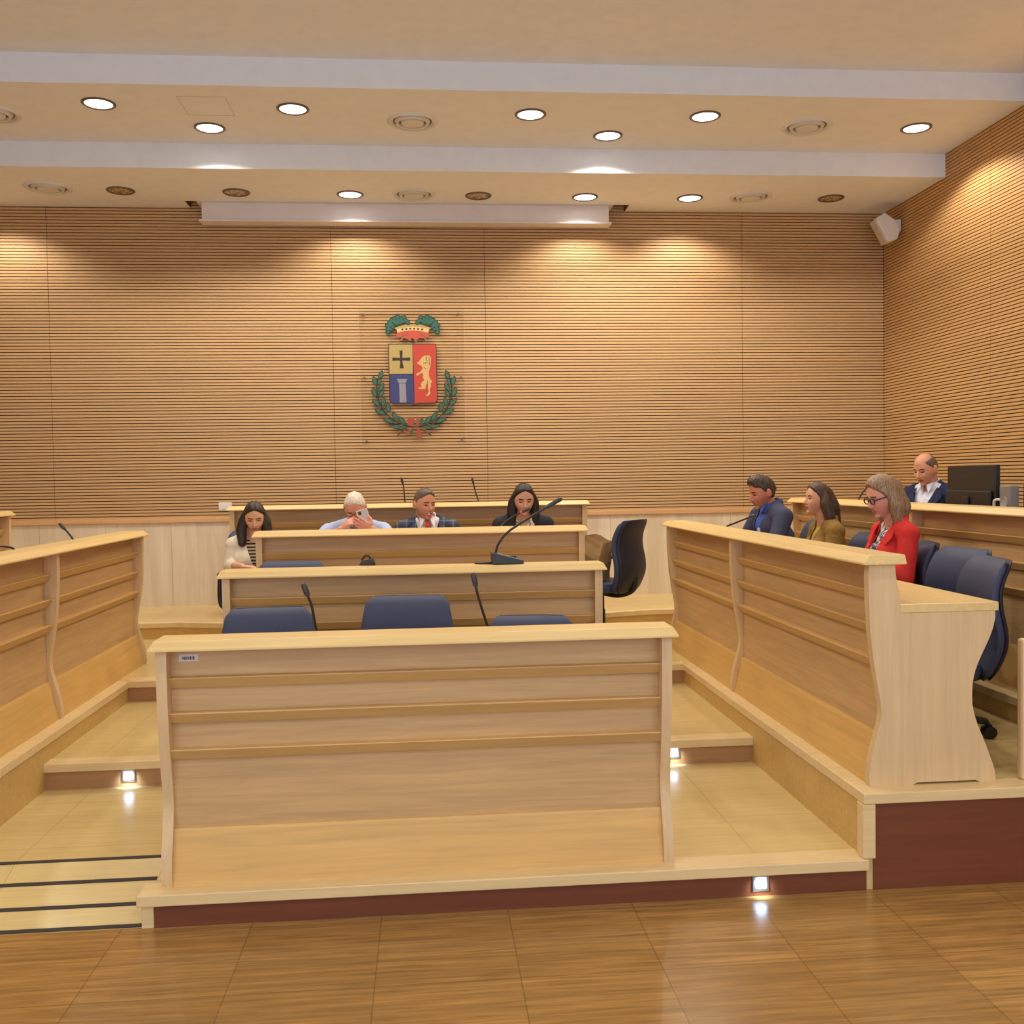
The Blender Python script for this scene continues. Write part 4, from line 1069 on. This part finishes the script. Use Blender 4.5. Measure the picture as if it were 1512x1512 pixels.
person((2.73, 5.66, L3), R_(-88), 'woman with a light brown bob and glasses in a red blazer', (0, -.01, 1.13), .965, 1.05, 18, 4, 0, True,
  skin=(214, 150, 132), brow=(96, 70, 54), lips=(176, 90, 84), hair=dict(mat=BLOND, line=((-.095, .078), (-.06, .062), (-.035, .03), (-.005, -.05), (.03, -.09), (.10, -.11)), thick=.015, quiff=.006, extra=[
    ('drop', (-.050, .018, .045), [(-.082, .025, 1.08), (-.084, .035, .995)], [.034, .042, .030]),
    ('drop', (.050, .018, .045), [(.082, .025, 1.08), (.084, .035, .995)], [.034, .042, .030]),
    ('drop', (0, .065, .04), [(0, .09, 1.07), (0, .085, .995)], [.058, .068, .050])]),
  jacket=dict(mat=cloth('red_blazer_cloth', srgb(206, 50, 44), .2), v=(.36, .075, 0), collar=.018, lapel=True), shirt=dict(mat=spots('patterned_scarf_blouse', srgb(226, 208, 196), srgb(60, 64, 98), 40), neck=.058),
  parts=(glasses(plain('thick_dark_glasses', srgb(24, 20, 24), .3), w=.021, h=.016, thick=.0034),))
# man in the navy suit at the outer desk
person((3.96, 7.40, L4), R_(-60), 'balding man in a navy suit and white open shirt beside the monitor', (0, -.10, 1.165), 1.02, 1.05, 20, -6, 0, False,
  skin=(206, 148, 116), brow=(84, 64, 52), hair=dict(mat=hair_mat('short_grey_brown_hair', srgb(96, 78, 66)), line=((-.095, .2), (-.062, .092), (-.04, .045), (-.012, .015), (.004, -.02), (.04, -.05), (.10, -.075)), thick=.006, bald=.079),
  jacket=dict(mat=cloth('navy_suit_cloth', srgb(34, 42, 74), .12), v=(.42, .105, 0), collar=.020, lapel=True), shirt=dict(mat=cloth('white_open_shirt', srgb(226, 226, 240), .3), collar=True))

# phone in the hands of the white-haired man
r = thing('phone', 'pale smartphone held in front of the white-haired man', 'phone', (-.448, 7.085, L3+.995), 0)
r.rotation_euler = (R_(-24), R_(-17), R_(4))
MB().box(-.037, .037, -.0040, .0042, -.075, .075).build('phone_case', plain('grey_phone', srgb(176, 160, 156), .35), r, bevel=.003)
rim = MB().box(-.040, -.0372, -.0050, .0050, -.077, .078).box(.0372, .040, -.0050, .0050, -.077, .078).box(-.040, .040, -.0050, .0050, .0752, .079).box(-.040, .040, -.0050, .0050, -.079, -.0752).build('phone_rim', plain('cream_phone_rim', srgb(244, 232, 214), .3), r, bevel=.002)
MB().box(-.030, -.008, -.0068, -.0035, .042, .068).build('camera_bump', M['black'], r, bevel=.003)

# ------------------------------------------------------------------ light
def spot(x, y, z, e, ang=120, blend=.7, col=(1, .80, .55), rad=.07, name='lamp_light'):
    l = bpy.data.lights.new(name, 'SPOT'); l.energy = e; l.color = col; l.spot_size = R_(ang); l.spot_blend = blend; l.shadow_soft_size = rad
    o = bpy.data.objects.new(name, l); COL.objects.link(o); o.location = (x, y, z); return o
WARM = (1, .95, .84)
for x, y, lb in MIDL: spot(x, y, mid_z-.03, 84, 138, .3, WARM, .03)
for x, y, on, lb in LOWL:
    if on: spot(x, y, low_z-.03, 62, 138, .5, WARM, .03)
spot(-3.75, 8.85, low_z-.03, 62, 138, .5, WARM, .03)        # next lamp of the same row, past the left edge
spot(4.05, 6.1, ZHI-.03, 110, 125, .5, WARM, .03)           # lamp by the right wall, above the picture
for x in (-3.2, -1.1, 1.0, 3.1):                            # hall lamps over the audience floor
    for y in (5.6, 2.6, -.4): spot(x, y, ZHI-.03, 84, 140, .6, (1, .95, .84), .08)
w = bpy.data.worlds.new('daylight'); bpy.context.scene.world = w; w.use_nodes = True
bg = w.node_tree.nodes['Background']; bg.inputs[0].default_value = (.74, .84, 1.0, 1); bg.inputs[1].default_value = 2.7

# ------------------------------------------------------------------ camera
f = 1450.0
def ray(px, py): return Vector((px-756, -(py-756), f))
Yv = ray(630, 708).normalized(); Zv = Yv.cross(ray(1630, 693)).normalized()
if Zv.y < 0: Zv = -Zv
Xv = Zv.cross(Yv); Xv = -Xv if Xv.x < 0 else Xv
right = Vector((Xv.x, Yv.x, Zv.x)); up = Vector((Xv.y, Yv.y, Zv.y)); fw = Vector((Xv.z, Yv.z, Zv.z))
cam = bpy.data.cameras.new('camera'); co_ = bpy.data.objects.new('camera', cam); COL.objects.link(co_)
Rm = Matrix((right, up, -fw)).transposed().to_4x4(); Rm.translation = Vector((0, 0, 1.67)); co_.matrix_world = Rm
cam.sensor_width = 36; cam.lens = 36*f/1512; cam.clip_start = .05
sc = bpy.context.scene; sc.camera = co_
sc.view_settings.view_transform = 'Standard'; sc.view_settings.look = 'None'; sc.view_settings.gamma = 1; sc.view_settings.use_curve_mapping = False
sc.view_settings.exposure = -0.42
sc.cycles.max_bounces = 8; sc.cycles.diffuse_bounces = 5; sc.cycles.use_denoising = True
